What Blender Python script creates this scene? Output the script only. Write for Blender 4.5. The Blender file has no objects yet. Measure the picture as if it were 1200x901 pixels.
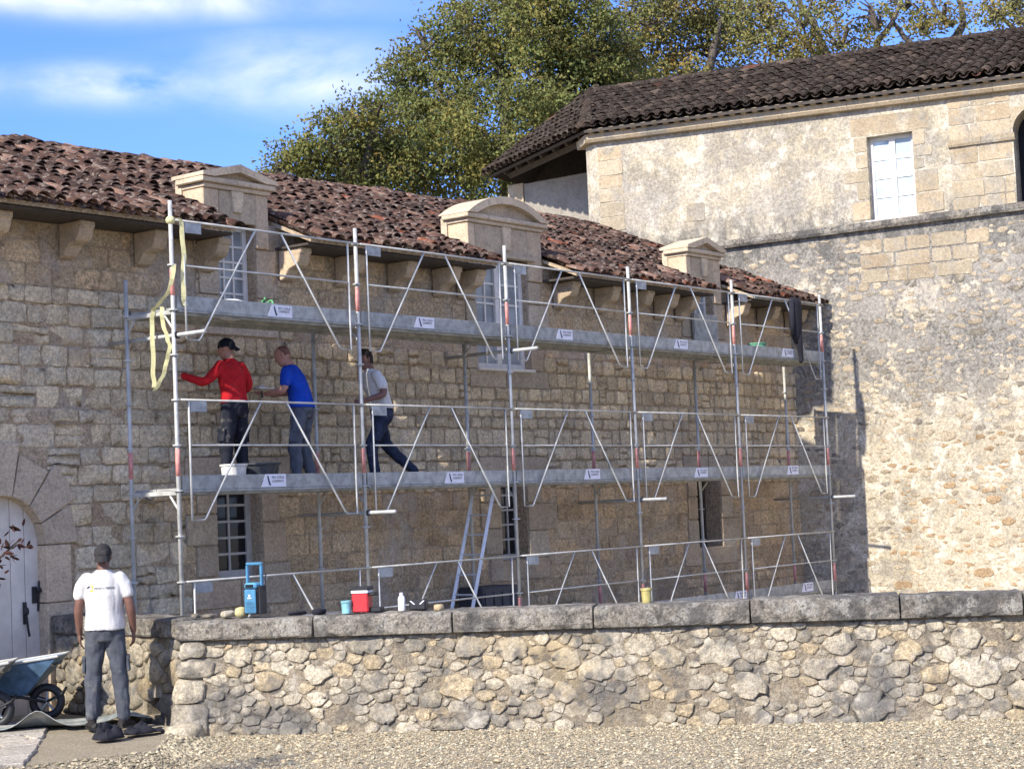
import bpy, bmesh, math, random
import numpy as np
from mathutils import Vector, Matrix, noise as mnoise
from mathutils.bvhtree import BVHTree
R = math.radians
rng = random.Random(7)
nrs = np.random.RandomState(11)
sc = bpy.context.scene
col = sc.collection

# ------------------------------------------------------------------ camera
CAM = Vector((-13.2633, -15.0328, 1.64415))
YAW, PITCH, ROLL, FPX = 0.661615, 0.069086, -0.0438393, 2097.55
fw = Vector((math.cos(YAW)*math.cos(PITCH), math.sin(YAW)*math.cos(PITCH), math.sin(PITCH)))
rt = Vector((math.sin(YAW), -math.cos(YAW), 0))
upv = rt.cross(fw)
cr, sr = math.cos(ROLL), math.sin(ROLL)
cx_ = rt*cr + upv*sr
cy_ = upv*cr - rt*sr
cam = bpy.data.cameras.new('camera')
cam.sensor_width = 36.0
cam.lens = FPX/1200*36
cam.clip_end = 2000
camo = bpy.data.objects.new('camera', cam)
m = Matrix((cx_, cy_, -fw)).transposed().to_4x4()
m.translation = CAM
camo.matrix_world = m
col.objects.link(camo)
sc.camera = camo

# ------------------------------------------------------------------ light
SUN_EL = R(36)
SUN_TRAVEL = Vector((1.0, 0.02, 0)).normalized()
world = bpy.data.worlds.new('World')
sc.world = world
world.use_nodes = True
wt = world.node_tree
for nd in list(wt.nodes): wt.nodes.remove(nd)
wout = wt.nodes.new('ShaderNodeOutputWorld')
wbg = wt.nodes.new('ShaderNodeBackground')
wsky = wt.nodes.new('ShaderNodeTexSky')
wsky.sky_type = 'NISHITA'
wsky.sun_disc = False
wsky.sun_elevation = SUN_EL
wsky.sun_rotation = math.atan2(-SUN_TRAVEL.x, -SUN_TRAVEL.y)
wsky.air_density = 1.0
wsky.dust_density = 0.6
wsky.ozone_density = 2.0
wbg.inputs['Strength'].default_value = 0.15
# thin clouds in the sky: soft noise banks drawn on the sky's own directions
tc = wt.nodes.new('ShaderNodeTexCoord')
def wmath(op, a, b=None, c=None):
    nd = wt.nodes.new('ShaderNodeMath'); nd.operation = op
    for i, v in enumerate((a, b, c)):
        if v is None: continue
        if isinstance(v, (int, float)): nd.inputs[i].default_value = v
        else: wt.links.new(v, nd.inputs[i])
    return nd.outputs[0]
def wdot(vec):
    nd = wt.nodes.new('ShaderNodeVectorMath'); nd.operation = 'DOT_PRODUCT'
    wt.links.new(tc.outputs['Generated'], nd.inputs[0]); nd.inputs[1].default_value = vec
    return nd.outputs['Value']
mp = wt.nodes.new('ShaderNodeMapping'); mp.inputs['Scale'].default_value = (10, 10, 20)
wt.links.new(tc.outputs['Generated'], mp.inputs['Vector'])
cn = wt.nodes.new('ShaderNodeTexNoise'); cn.inputs['Scale'].default_value = 1.0
cn.inputs['Detail'].default_value = 7; cn.inputs['Roughness'].default_value = 0.52; cn.inputs['Distortion'].default_value = 0.25
wt.links.new(mp.outputs['Vector'], cn.inputs['Vector'])
def bank(dirv, half_w, half_h):
    D = Vector(dirv).normalized(); A = Vector((D.y, -D.x, 0)).normalized(); B = A.cross(D)
    a = wmath('DIVIDE', wdot(A), half_w); b = wmath('DIVIDE', wdot(B), half_h)
    q = wmath('ADD', wmath('MULTIPLY', a, a), wmath('MULTIPLY', b, b))
    g = wmath('POWER', 2.718, wmath('MULTIPLY', q, -1.0))
    return wmath('MULTIPLY', g, wmath('GREATER_THAN', wdot(D), 0.0))
# banks of thin cloud: the two in view and, over the rest of the sky, unseen noise cloud added to raise the ambient light
banks = [((0.686, 0.678, 0.241), 0.046, 0.017), ((0.628, 0.752, 0.239), 0.055, 0.0095), ((0.625, 0.730, 0.281), 0.095, 0.010)]
tot = None
for bk in banks:
    g = bank(*bk); tot = g if tot is None else wmath('MAXIMUM', tot, g)
mp2 = wt.nodes.new('ShaderNodeMapping'); mp2.inputs['Scale'].default_value = (2.1, 2.1, 6.5); mp2.inputs['Location'].default_value = (3.3, 1.7, 0.4)
wt.links.new(tc.outputs['Generated'], mp2.inputs['Vector'])
cn2 = wt.nodes.new('ShaderNodeTexNoise'); cn2.inputs['Scale'].default_value = 1.0; cn2.inputs['Detail'].default_value = 5
wt.links.new(mp2.outputs['Vector'], cn2.inputs['Vector'])
wide = wmath('MINIMUM', wmath('MAXIMUM', wmath('MULTIPLY_ADD', cn2.outputs['Fac'], 6.0, -2.75), 0.0), 1.0)
away = wmath('MINIMUM', wmath('MAXIMUM', wmath('MULTIPLY_ADD', wdot(Vector((0.70, 0.66, 0.24)).normalized()), -14.0, 13.2), 0.0), 1.0)
tot = wmath('MAXIMUM', tot, wmath('MULTIPLY', wide, away))
dens = wmath('MULTIPLY', tot, wmath('MULTIPLY_ADD', cn.outputs['Fac'], 3.4, -1.05))
dens = wmath('MINIMUM', wmath('MAXIMUM', dens, 0.0), 0.72)
hs = wt.nodes.new('ShaderNodeMix'); hs.data_type = 'RGBA'; hs.blend_type = 'MULTIPLY'; hs.inputs['Factor'].default_value = 1.0
wt.links.new(wsky.outputs['Color'], hs.inputs['A']); hs.inputs['B'].default_value = (0.205, 0.285, 0.535, 1)
mixc = wt.nodes.new('ShaderNodeMix'); mixc.data_type = 'RGBA'
wt.links.new(dens, mixc.inputs['Factor'])
wt.links.new(hs.outputs['Result'], mixc.inputs['A'])
mixc.inputs['B'].default_value = (2.7, 2.7, 2.75, 1)
wt.links.new(mixc.outputs['Result'], wbg.inputs['Color'])
wt.links.new(wbg.outputs['Background'], wout.inputs['Surface'])

sun = bpy.data.lights.new('sun', 'SUN')
sun.energy = 2.05
sun.angle = R(1.2)
sun.color = (1.0, 0.93, 0.82)
suno = bpy.data.objects.new('sun', sun)
tv = Vector((SUN_TRAVEL.x*math.cos(SUN_EL), SUN_TRAVEL.y*math.cos(SUN_EL), -math.sin(SUN_EL)))
suno.rotation_euler = tv.to_track_quat('-Z', 'Y').to_euler()
suno.location = (-20, -5, 20)
col.objects.link(suno)
sc.view_settings.view_transform = 'Standard'
sc.view_settings.look = 'None'
sc.view_settings.exposure = 1.86
sc.view_settings.gamma = 1.0
sc.view_settings.use_curve_mapping = False

# ------------------------------------------------------------------ projection (only to pick which pieces show largest)
def px(P):
    d = Vector(P) - CAM
    z = d.dot(fw)
    return 600 + FPX*d.dot(cx_)/z, 450.5 - FPX*d.dot(cy_)/z, z
def in_frame(P, mrg=12):
    x, y, z = px(P)
    return z > 0 and -mrg < x < 1200+mrg and -mrg < y < 901+mrg

# ------------------------------------------------------------------ mesh helpers
class MB:
    def __init__(s): s.v = []; s.f = []; s.c = []
    def add(s, vs, fs, c=None):
        o = len(s.v); s.v += [tuple(v) for v in vs]; s.f += [tuple(i+o for i in f) for f in fs]
        s.c += [c or (1, 1, 1)]*len(vs)
        return s
    def box(s, lo, hi, M=None, c=None):
        x0, y0, z0 = lo; x1, y1, z1 = hi
        vs = [(x0,y0,z0),(x1,y0,z0),(x1,y1,z0),(x0,y1,z0),(x0,y0,z1),(x1,y0,z1),(x1,y1,z1),(x0,y1,z1)]
        if M: vs = [M @ Vector(v) for v in vs]
        return s.add(vs, [(0,3,2,1),(4,5,6,7),(0,1,5,4),(1,2,6,5),(2,3,7,6),(3,0,4,7)], c)
    def tube(s, pts, r, n=8, c=None, cap=True):
        pts = [Vector(p) for p in pts]; k = len(pts)
        rs = r if isinstance(r, (list, tuple)) else [r]*k
        up = Vector((0.13, 0.21, 0.97)); o = []; fs = []
        d0 = (pts[1]-pts[0]).normalized()
        if abs(d0.dot(up)) > .95: up = Vector((1, 0.05, 0))
        A = d0.cross(up).normalized()
        for i, p in enumerate(pts):
            d = (pts[min(i+1, k-1)]-pts[max(i-1, 0)]).normalized()
            A = (A - d*A.dot(d)).normalized(); B = d.cross(A)
            for j in range(n):
                t = 2*math.pi*j/n
                o.append(p + (A*math.cos(t)+B*math.sin(t))*rs[i])
        for i in range(k-1):
            for j in range(n):
                a = i*n+j; b = i*n+(j+1) % n
                fs.append((a, b, b+n, a+n))
        if cap: fs.append(tuple(range(n-1, -1, -1))); fs.append(tuple((k-1)*n+j for j in range(n)))
        return s.add(o, fs, c)
    def lathe(s, prof, cen=(0,0,0), n=16, M=None, c=None):
        vs = []; fs = []
        for (r, z) in prof:
            for j in range(n):
                t = 2*math.pi*j/n; v = Vector((r*math.cos(t), r*math.sin(t), z))
                if M: v = M @ v
                vs.append(v+Vector(cen))
        for i in range(len(prof)-1):
            for j in range(n):
                a = i*n+j; b = i*n+(j+1) % n
                fs.append((a, b, b+n, a+n))
        fs.append(tuple(range(n-1, -1, -1))); fs.append(tuple((len(prof)-1)*n+j for j in range(n)))
        return s.add(vs, fs, c)
    def prism(s, poly, f0, f1, c=None):
        """poly: 2D points; f0/f1 map (u,v) to the two end faces"""
        n = len(poly)
        vs = [f0(*p) for p in poly] + [f1(*p) for p in poly]
        fs = [tuple(range(n-1, -1, -1)), tuple(range(n, 2*n))]
        for i in range(n):
            j = (i+1) % n; fs.append((i, j, j+n, i+n))
        return s.add(vs, fs, c)
    def ell(s, cen, rx, ry, rz, nu=12, nv=8, M=None, c=None):
        vs = []; fs = []
        for i in range(nv+1):
            ph = math.pi*i/nv
            for j in range(nu):
                t = 2*math.pi*j/nu
                v = Vector((rx*math.sin(ph)*math.cos(t), ry*math.sin(ph)*math.sin(t), -rz*math.cos(ph)))
                if M: v = M @ v
                vs.append(v+Vector(cen))
        for i in range(nv):
            for j in range(nu):
                a = i*nu+j; b = i*nu+(j+1) % nu
                fs.append((a, b, b+nu, a+nu))
        return s.add(vs, fs, c)
    def mesh(s, name, smooth=False):
        me = bpy.data.meshes.new(name); me.from_pydata([tuple(v) for v in s.v], [], s.f)
        a = me.color_attributes.new('tint', 'FLOAT_COLOR', 'POINT')
        arr = np.ones((len(s.v), 4), np.float32)
        if len(s.v): arr[:, :3] = np.array(s.c, np.float32)
        a.data.foreach_set('color', arr.ravel())
        if smooth: me.polygons.foreach_set('use_smooth', [True]*len(me.polygons))
        me.update(); return me
    def build(s, name, mt, parent=None, smooth=False, bevel=0, loc=None, **kw):
        me = s.mesh(name, smooth)
        if bevel:
            bm = bmesh.new(); bm.from_mesh(me)
            bmesh.ops.recalc_face_normals(bm, faces=bm.faces)
            eds = [e for e in bm.edges if len(e.link_faces) == 2 and e.calc_face_angle(0) > .5]
            bmesh.ops.bevel(bm, geom=eds, offset=bevel, segments=1, affect='EDGES', clamp_overlap=True)
            bm.to_mesh(me); bm.free()
        return put(name, me, mt, parent, **kw)

LOCALS = set()
def root_of(o):
    while o.parent: o = o.parent
    return o
def put(name, me, mt, parent=None, label=None, kind=None, category=None, group=None, local=False):
    """link a mesh built in world coordinates (or in its thing's own coordinates when the thing was made with local=True)"""
    o = bpy.data.objects.new(name, me); col.objects.link(o)
    if mt and not me.materials: me.materials.append(mt)
    if parent:
        o.parent = parent
        if parent.parent is None and parent.name not in LOCALS and parent.type == 'EMPTY': o.location = -parent.location
    if label: o['label'] = label
    if kind: o['kind'] = kind
    if category: o['category'] = category
    if group: o['group'] = group
    return o
def thing(name, label, cat, loc=(0,0,0), rz=0, group=None, local=False, kind=None):
    o = bpy.data.objects.new(name, None); col.objects.link(o)
    o.location = loc; o.rotation_euler = (0, 0, rz); o.empty_display_size = .2
    o['label'] = label; o['category'] = cat
    if group: o['group'] = group
    if kind: o['kind'] = kind
    if local: LOCALS.add(o.name)
    return o

# ------------------------------------------------------------------ materials
class N:
    def __init__(s, name):
        s.m = bpy.data.materials.new(name); s.m.use_nodes = True; s.t = s.m.node_tree
        s.b = s.t.nodes['Principled BSDF']
        s.pos = s.t.nodes.new('ShaderNodeNewGeometry').outputs['Position']
    def lk(s, a, b): s.t.links.new(a, b)
    def val(s, sock, v):
        if isinstance(v, bpy.types.NodeSocket): s.lk(v, sock)
        else: sock.default_value = v
    def noise(s, scale, detail=5, rough=.55, vec=None, stretch=None):
        nd = s.t.nodes.new('ShaderNodeTexNoise')
        nd.inputs['Scale'].default_value = scale; nd.inputs['Detail'].default_value = detail; nd.inputs['Roughness'].default_value = rough
        v = vec or s.pos
        if stretch:
            mp = s.t.nodes.new('ShaderNodeMapping'); mp.inputs['Scale'].default_value = stretch; s.lk(v, mp.inputs['Vector']); v = mp.outputs['Vector']
        s.lk(v, nd.inputs['Vector']); return nd.outputs['Fac']
    def voro(s, scale, feature='F1', vec=None):
        nd = s.t.nodes.new('ShaderNodeTexVoronoi'); nd.feature = feature; nd.inputs['Scale'].default_value = scale
        s.lk(vec or s.pos, nd.inputs['Vector']); return nd.outputs['Distance']
    def ramp(s, f, a, b, c0=0.0, c1=1.0):
        nd = s.t.nodes.new('ShaderNodeMapRange'); nd.interpolation_type = 'SMOOTHSTEP'
        nd.inputs['From Min'].default_value = a; nd.inputs['From Max'].default_value = b
        nd.inputs['To Min'].default_value = c0; nd.inputs['To Max'].default_value = c1
        s.lk(f, nd.inputs['Value']); return nd.outputs['Result']
    def mix(s, f, a, b, mode='MIX'):
        nd = s.t.nodes.new('ShaderNodeMix'); nd.data_type = 'RGBA'; nd.blend_type = mode
        s.val(nd.inputs['Factor'], f)
        for k, v in (('A', a), ('B', b)):
            if isinstance(v, tuple): v = (*v, 1) if len(v) == 3 else v
            s.val(nd.inputs[k], v)
        return nd.outputs['Result']
    def math(s, op, a, b=0.0):
        nd = s.t.nodes.new('ShaderNodeMath'); nd.operation = op; s.val(nd.inputs[0], a); s.val(nd.inputs[1], b); return nd.outputs[0]
    def xyz(s, i):
        nd = s.t.nodes.new('ShaderNodeSeparateXYZ'); s.lk(s.pos, nd.inputs[0]); return nd.outputs[i]
    def tint(s):
        nd = s.t.nodes.new('ShaderNodeAttribute'); nd.attribute_name = 'tint'; return nd.outputs['Color']
    def bump(s, h, strength=.5, dist=.02, prev=None):
        nd = s.t.nodes.new('ShaderNodeBump'); nd.inputs['Strength'].default_value = strength; nd.inputs['Distance'].default_value = dist
        s.lk(h, nd.inputs['Height'])
        if prev: s.lk(prev, nd.inputs['Normal'])
        return nd.outputs['Normal']
    def done(s, c, rough=.9, nrm=None, metal=0.0, spec=.3):
        if isinstance(c, tuple): c = (*c, 1) if len(c) == 3 else c
        s.val(s.b.inputs['Base Color'], c); s.val(s.b.inputs['Roughness'], rough); s.b.inputs['Metallic'].default_value = metal
        s.b.inputs['Specular IOR Level'].default_value = spec
        if nrm: s.lk(nrm, s.b.inputs['Normal'])
        return s.m

def stone_mat(name, c1, c2, dark, pale, lich=.5, scale=1.0, bump=.6, darkamt=.6, paleamt=.5, patch=(), dist=.05, grain=1.0):
    n = N(name)
    base = n.mix(n.ramp(n.noise(2.2*scale, 6), .35, .65), c1, c2)
    base = n.mix(n.math('MULTIPLY', n.ramp(n.noise(9*scale, 8, .65), .50, .68), darkamt), base, dark)
    base = n.mix(n.math('MULTIPLY', n.ramp(n.noise(17*scale, 8, .7), .54, .70), paleamt), base, pale)
    base = n.mix(.75*grain, base, n.mix(n.ramp(n.noise(26*scale, 9, .78), .36, .64), (.52, .51, .50), (1.45, 1.45, 1.45)), 'MULTIPLY')
    base = n.mix(.6*grain, base, n.mix(n.ramp(n.noise(70*scale, 6, .75), .34, .66), (.55, .55, .55), (1.42, 1.42, 1.42)), 'MULTIPLY')
    base = n.mix(n.math('MULTIPLY', n.ramp(n.noise(38*scale, 5, .6), .60, .68), .55*grain), base, dark)
    base = n.mix(1.0, base, n.tint(), 'MULTIPLY')
    for (ps, lo_, hi_, pc, amt) in patch:      # stains and lichen that run across stones and joints alike
        base = n.mix(n.math('MULTIPLY', n.ramp(n.noise(ps, 9, .68), lo_, hi_), amt), base, n.mix(n.ramp(n.noise(ps*9, 6, .7), .35, .65), tuple(x*.7 for x in pc), tuple(min(1, x*1.3) for x in pc)))
    h = n.math('ADD', n.noise(14*scale, 9, .72), n.math('MULTIPLY', n.noise(45*scale, 7, .75), .7))
    return n.done(base, .93, n.bump(h, bump, dist))

M = {}
HP = ((1.1, .52, .66, (.32, .23, .15), .5), (2.3, .53, .66, (.60, .51, .40), .55), (.7, .54, .66, (.48, .44, .39), .5))
WP = ((1.15, .49, .61, (.185, .175, .155), .8), (2.6, .53, .64, (.56, .505, .41), .6), (.8, .54, .66, (.46, .355, .20), .55), (6.5, .53, .62, (.13, .125, .115), .7))
M['house_stone'] = stone_mat('house_stone', (.78,.65,.435), (.69,.57,.385), (.42,.34,.235), (.85,.75,.54), bump=.8, darkamt=.45, paleamt=.55, scale=.9, dist=.06, patch=((.9,.54,.68,(.46,.34,.22),.5),(1.7,.54,.68,(.60,.53,.43),.55)), grain=.85)
M['house_smear'] = stone_mat('house_smear', (.60,.45,.27), (.52,.385,.23), (.20,.145,.095), (.60,.485,.355), bump=.7, darkamt=.5, paleamt=.5, dist=.06, patch=HP)
M['house_mortar'] = stone_mat('house_mortar', (.49,.37,.235), (.58,.45,.30), (.20,.15,.1), (.57,.47,.35), bump=.8, darkamt=.5, patch=HP)
M['ashlar'] = stone_mat('ashlar', (.54,.44,.31), (.46,.37,.26), (.24,.205,.155), (.6,.535,.43), bump=.2, darkamt=.4, paleamt=.25, grain=0.6)
M['dormer_stone'] = stone_mat('dormer_stone', (.60,.48,.33), (.51,.405,.275), (.28,.23,.17), (.68,.58,.45), bump=.2, darkamt=.5, paleamt=.3, grain=0.45)
M['wall_stone'] = stone_mat('wall_stone', (.52,.46,.355), (.44,.39,.30), (.16,.15,.13), (.66,.61,.50), bump=.7, darkamt=.5, paleamt=.5, dist=.06, patch=WP)
M['wall_mortar'] = stone_mat('wall_mortar', (.43,.355,.245), (.37,.305,.215), (.22,.19,.15), (.62,.54,.41), bump=1.0, darkamt=.5, dist=.06, patch=WP)
M['coping'] = stone_mat('coping', (.30,.275,.23), (.39,.355,.29), (.07,.066,.06), (.56,.52,.44), scale=1.0, bump=1.0, darkamt=.85, paleamt=.8, dist=.06, patch=((1.6,.47,.58,(.12,.115,.105),.8),(5.5,.52,.60,(.50,.47,.40),.8),(11,.54,.62,(.07,.068,.062),.7)))
M['quoin'] = stone_mat('quoin', (.45,.37,.25), (.39,.32,.215), (.25,.205,.14), (.53,.47,.36), bump=.4, darkamt=.45, paleamt=.4, patch=((1.6,.50,.62,(.29,.265,.215),.75),(3.1,.55,.66,(.55,.48,.36),.5)), grain=0.55)
M['rubble'] = stone_mat('rubble', (.37,.325,.25), (.31,.27,.21), (.16,.145,.12), (.50,.44,.35), scale=1.2, bump=.5, darkamt=.5, paleamt=.5, patch=((1.9,.5,.62,(.52,.44,.31),.75),))
def tower_render():
    n = N('tower_render')
    z = n.xyz(2)
    base = n.mix(n.ramp(n.noise(1.1, 6), .35, .62), (.47,.41,.30), (.40,.345,.245))
    base = n.mix(n.math('MULTIPLY', n.ramp(n.noise(3.2, 8, .62), .50, .60), .9), base, (.60,.54,.42))
    # grey lichen: broad and dark below the string course and half-way up, hardly any at the foot of the wall
    up = n.ramp(z, 2.4, 4.0); below = n.math('MULTIPLY', up, n.math('SUBTRACT', 1.0, n.ramp(z, 6.35, 6.5)))
    near = n.math('SUBTRACT', 1.0, n.ramp(n.math('ABSOLUTE', n.math('SUBTRACT', z, 6.4)), .05, .9))
    thr = n.math('SUBTRACT', .522, n.math('ADD', n.math('MULTIPLY', below, .075), n.math('MULTIPLY', near, .04)))
    g = n.ramp(n.math('SUBTRACT', n.math('ADD', n.math('MULTIPLY', n.noise(1.1, 4, .5), .45), n.math('MULTIPLY', n.noise(5.2, 10, .74), .55)), thr), -.018, .028)
    g = n.math('MULTIPLY', g, n.math('ADD', .40, n.math('MULTIPLY', below, .48)))
    base = n.mix(g, base, n.mix(n.ramp(n.noise(14, 8, .75), .38, .62), (.085,.083,.078), (.27,.255,.225)))
    soft = n.math('MULTIPLY', n.ramp(n.noise(1.3, 8, .65), .42, .62), n.ramp(z, 2.0, 5.0, 0.0, .6))
    base = n.mix(soft, base, (.345,.315,.265))
    st = n.math('MULTIPLY', near, n.ramp(n.noise(4, 9, .75, stretch=(1, 1, .45)), .44, .58))
    base = n.mix(n.math('MULTIPLY', st, .7), base, (.09,.088,.08))
    base = n.mix(.7, base, n.mix(n.ramp(n.noise(20, 9, .78), .36, .64), (.58,.57,.56), (1.36,1.36,1.36)), 'MULTIPLY')
    base = n.mix(.45, base, n.mix(n.ramp(n.noise(60, 6, .75), .34, .66), (.6,.6,.6), (1.35,1.35,1.35)), 'MULTIPLY')
    base = n.mix(n.math('MULTIPLY', n.ramp(n.noise(11, 8, .7), .57, .66), .45), base, (.20,.185,.16))
    h = n.math('ADD', n.noise(7, 8, .65), n.math('MULTIPLY', n.noise(40, 5, .7), .4))
    return n.done(base, .95, n.bump(h, .6, .05))
M['tower_render'] = tower_render()
def tile_mat(name, c1, c2, pale, paleamt, dark):
    n = N(name)
    base = n.mix(n.ramp(n.noise(5, 6), .35, .65), c1, c2)
    base = n.mix(1.0, base, n.tint(), 'MULTIPLY')
    base = n.mix(n.math('MULTIPLY', n.ramp(n.noise(12, 8, .7), .50, .64), paleamt), base, pale)
    base = n.mix(n.math('MULTIPLY', n.ramp(n.noise(7.3, 8, .7), .53, .66), .75), base, dark)
    h = n.noise(35, 6, .7)
    return n.done(base, .96, n.bump(h, .6, .02), spec=.1)
M['house_tile'] = tile_mat('house_tile', (.105,.060,.042), (.072,.046,.036), (.34,.285,.23), .68, (.036,.029,.024))
M['tower_tile'] = tile_mat('tower_tile', (.026,.020,.016), (.040,.029,.022), (.19,.17,.14), .42, (.011,.010,.009))
def simple(name, c, rough=.6, metal=0.0, var=.25, vs=12, bump=0.0, bs=60, spec=.4):
    n = N(name)
    lo = tuple(x*(1-var) for x in c); hi = tuple(min(1, x*(1+var)) for x in c)
    b = n.mix(n.ramp(n.noise(vs, 6, .6), .3, .7), lo, hi)
    b = n.mix(1.0, b, n.tint(), 'MULTIPLY')
    return n.done(b, rough, n.bump(n.noise(bs, 5, .65), bump, .01) if bump else None, metal, spec)
def galv():
    n = N('galvanised_steel')
    v = n.voro(90)
    b = n.mix(n.ramp(n.noise(6, 6, .6), .35, .65), (.40,.40,.37), (.54,.54,.495))
    b = n.mix(n.math('MULTIPLY', n.ramp(n.noise(25, 6, .7), .55, .7), .5), b, (.66,.67,.65))
    b = n.mix(n.math('MULTIPLY', n.ramp(n.noise(14, 6, .7), .6, .72), .35), b, (.33,.29,.24))
    b = n.mix(1.0, b, n.tint(), 'MULTIPLY')
    return n.done(b, n.ramp(n.noise(12, 4), .3, .7, .45, .65), n.bump(v, .08, .005), .25, .5)
M['steel'] = galv()
M['steel_board'] = simple('steel_board', (.35,.355,.33), .55, .2, .25, 9)
M['red_paint'] = simple('red_paint', (.60,.26,.22), .6)
M['white_paint'] = simple('white_paint', (.70,.655,.575), .55, var=.08)
M['grey_paint'] = simple('grey_paint', (.43,.41,.365), .6, var=.1)
M['door_paint'] = simple('door_paint', (.60,.555,.48), .65, var=.1, vs=5, bump=.15, bs=25)
M['dark_wood'] = simple('dark_wood', (.06,.048,.038), .8, bump=.3)
M['iron'] = simple('iron', (.02,.02,.02), .55)
M['dark_inside'] = simple('dark_inside', (.012,.012,.014), .9)  # near-black base stands in for the unlit depth behind openings
def glass(name, c, rough=.08):
    n = N(name); return n.done(n.mix(n.ramp(n.noise(2.5, 3), .35, .65), tuple(x*.7 for x in c), tuple(x*1.25 for x in c)), rough, None, 0, .5)
M['dark_glass'] = glass('dark_glass', (.012,.014,.018))
M['curtain_glass'] = glass('curtain_glass', (.27,.285,.28), .25)
M['bright_glass'] = glass('bright_glass', (.52,.62,.65), .3)  # pale blue base carries both white curtain and painted sky reflection
M['banner'] = simple('banner', (.78,.77,.80), .5, var=.04)
M['navy_ink'] = simple('navy_ink', (.03,.03,.07), .6)
M['grey_ink'] = simple('grey_ink', (.16,.16,.2), .6)
# ------------------------------------------------------------------ stones
def pillow(poly, lift, back, fmap, rnd=.72, edge=.55, jit=.006, tilt=.0, c=(1,1,1), mb=None):
    """one stone: irregular outline in the wall plane, rounded over towards a proud, slightly tilted face"""
    n = len(poly); ux = sum(p[0] for p in poly)/n; uy = sum(p[1] for p in poly)/n
    tx, ty = rng.uniform(-tilt, tilt), rng.uniform(-tilt, tilt)
    vs = []
    for k, (sc_, w) in enumerate(((1.0, -back), (.965, lift*edge), (rnd, lift))):
        for (a, b) in poly:
            j = jit if k else 0
            u = ux+(a-ux)*sc_+rng.uniform(-j, j); v = uy+(b-uy)*sc_+rng.uniform(-j, j)
            ww = w + ((a-ux)*tx+(b-uy)*ty if k else 0) + (rng.uniform(-j, j)*.8 if k else 0)
            vs.append(fmap(u, v, ww))
    vs.append(fmap(ux, uy, lift*1.05+rng.uniform(-jit, jit)))
    fs = []
    for k in range(2):
        for i in range(n):
            j = (i+1) % n; fs.append((k*n+i, k*n+j, (k+1)*n+j, (k+1)*n+i))
    for i in range(n): fs.append((2*n+i, 2*n+(i+1) % n, 3*n))
    (mb or MB()).add(vs, fs, c) if mb else None
    if mb is None:
        mb = MB(); mb.add(vs, fs, c)
    return mb
def rect_poly(u0, u1, v0, v1, jit, corner):
    """rectangle with knocked-off corners and wavering edges"""
    k = corner
    pts = [(u0+k, v0), ((u0+u1)/2, v0), (u1-k, v0), (u1, v0+k), (u1, (v0+v1)/2), (u1, v1-k), (u1-k, v1), ((u0+u1)/2, v1), (u0+k, v1), (u0, v1-k), (u0, (v0+v1)/2), (u0, v0+k)]
    return [(a+rng.uniform(-jit, jit), b+rng.uniform(-jit, jit)) for a, b in pts]
def clip_poly(poly, nx, ny, d):
    out = []
    for i in range(len(poly)):
        a = poly[i]; b = poly[(i+1) % len(poly)]
        da = a[0]*nx+a[1]*ny-d; db = b[0]*nx+b[1]*ny-d
        if da <= 0: out.append(a)
        if da*db < 0:
            t = da/(da-db); out.append((a[0]+(b[0]-a[0])*t, a[1]+(b[1]-a[1])*t))
    return out
def cells(u0, u1, v0, v1, radii, seed, tries=9000, aspect=1.5, bad=None):
    """irregular stones of mixed sizes: dart throwing with shrinking radii, then power cells"""
    rs = np.random.RandomState(seed); P = []; Q = []
    for (r, nt) in radii:
        for _ in range(nt):
            x = rs.uniform(u0, u1); y = rs.uniform(v0, v1)
            if bad and bad(x, y): continue
            rr = r*rs.uniform(.8, 1.25)
            if P:
                A = np.array(P); d = np.hypot((A[:,0]-x)/aspect**.5, (A[:,1]-y)*aspect**.5)
                if (d < (A[:,2]+rr)*.93).any(): continue
            P.append((x, y, rr))
    A = np.array(P); S = np.stack([A[:,0]/aspect**.5, A[:,1]*aspect**.5], 1); out = []
    for i in range(len(A)):
        d2 = ((S-S[i])**2).sum(1); idx = np.argsort(d2)[1:26]; r = A[i,2]
        x0, x1, y0, y1 = u0/aspect**.5, u1/aspect**.5, v0*aspect**.5, v1*aspect**.5
        c = S[i]; m_ = 3.2*r
        poly = [(max(x0, c[0]-m_), max(y0, c[1]-m_)), (min(x1, c[0]+m_), max(y0, c[1]-m_)), (min(x1, c[0]+m_), min(y1, c[1]+m_)), (max(x0, c[0]-m_), min(y1, c[1]+m_))]
        for j in idx:
            nx, ny = S[j]-c; dd = (S[j]@S[j]-c@c + r*r-A[j,2]**2)/2
            poly = clip_poly(poly, nx, ny, dd)
            if len(poly) < 3: break
        if len(poly) >= 3: out.append(([(a*aspect**.5, b/aspect**.5) for a, b in poly], r))
    return out
def soften(poly, gap, rs, jit=.0, npts=9):
    """pull a cell in by the joint, resample its outline and round the corners"""
    n = len(poly); cx = sum(p[0] for p in poly)/n; cy = sum(p[1] for p in poly)/n
    L = [math.dist(poly[i], poly[(i+1) % n]) for i in range(n)]; T = sum(L); pts = []
    off = rs.uniform(0, T/npts)
    for k in range(npts):
        t = off+T*k/npts
        t %= T
        for i in range(n):
            if t <= L[i] or i == n-1:
                a = poly[i]; b = poly[(i+1) % n]; q = min(1, t/max(L[i], 1e-6)); pts.append((a[0]+(b[0]-a[0])*q, a[1]+(b[1]-a[1])*q)); break
            t -= L[i]
    out = []
    for (a, b) in pts:
        d = math.hypot(a-cx, b-cy); k = max(.35, 1-gap/max(d, 1e-4))
        out.append((cx+(a-cx)*k+rs.uniform(-jit, jit), cy+(b-cy)*k+rs.uniform(-jit, jit)))
    return out
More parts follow.
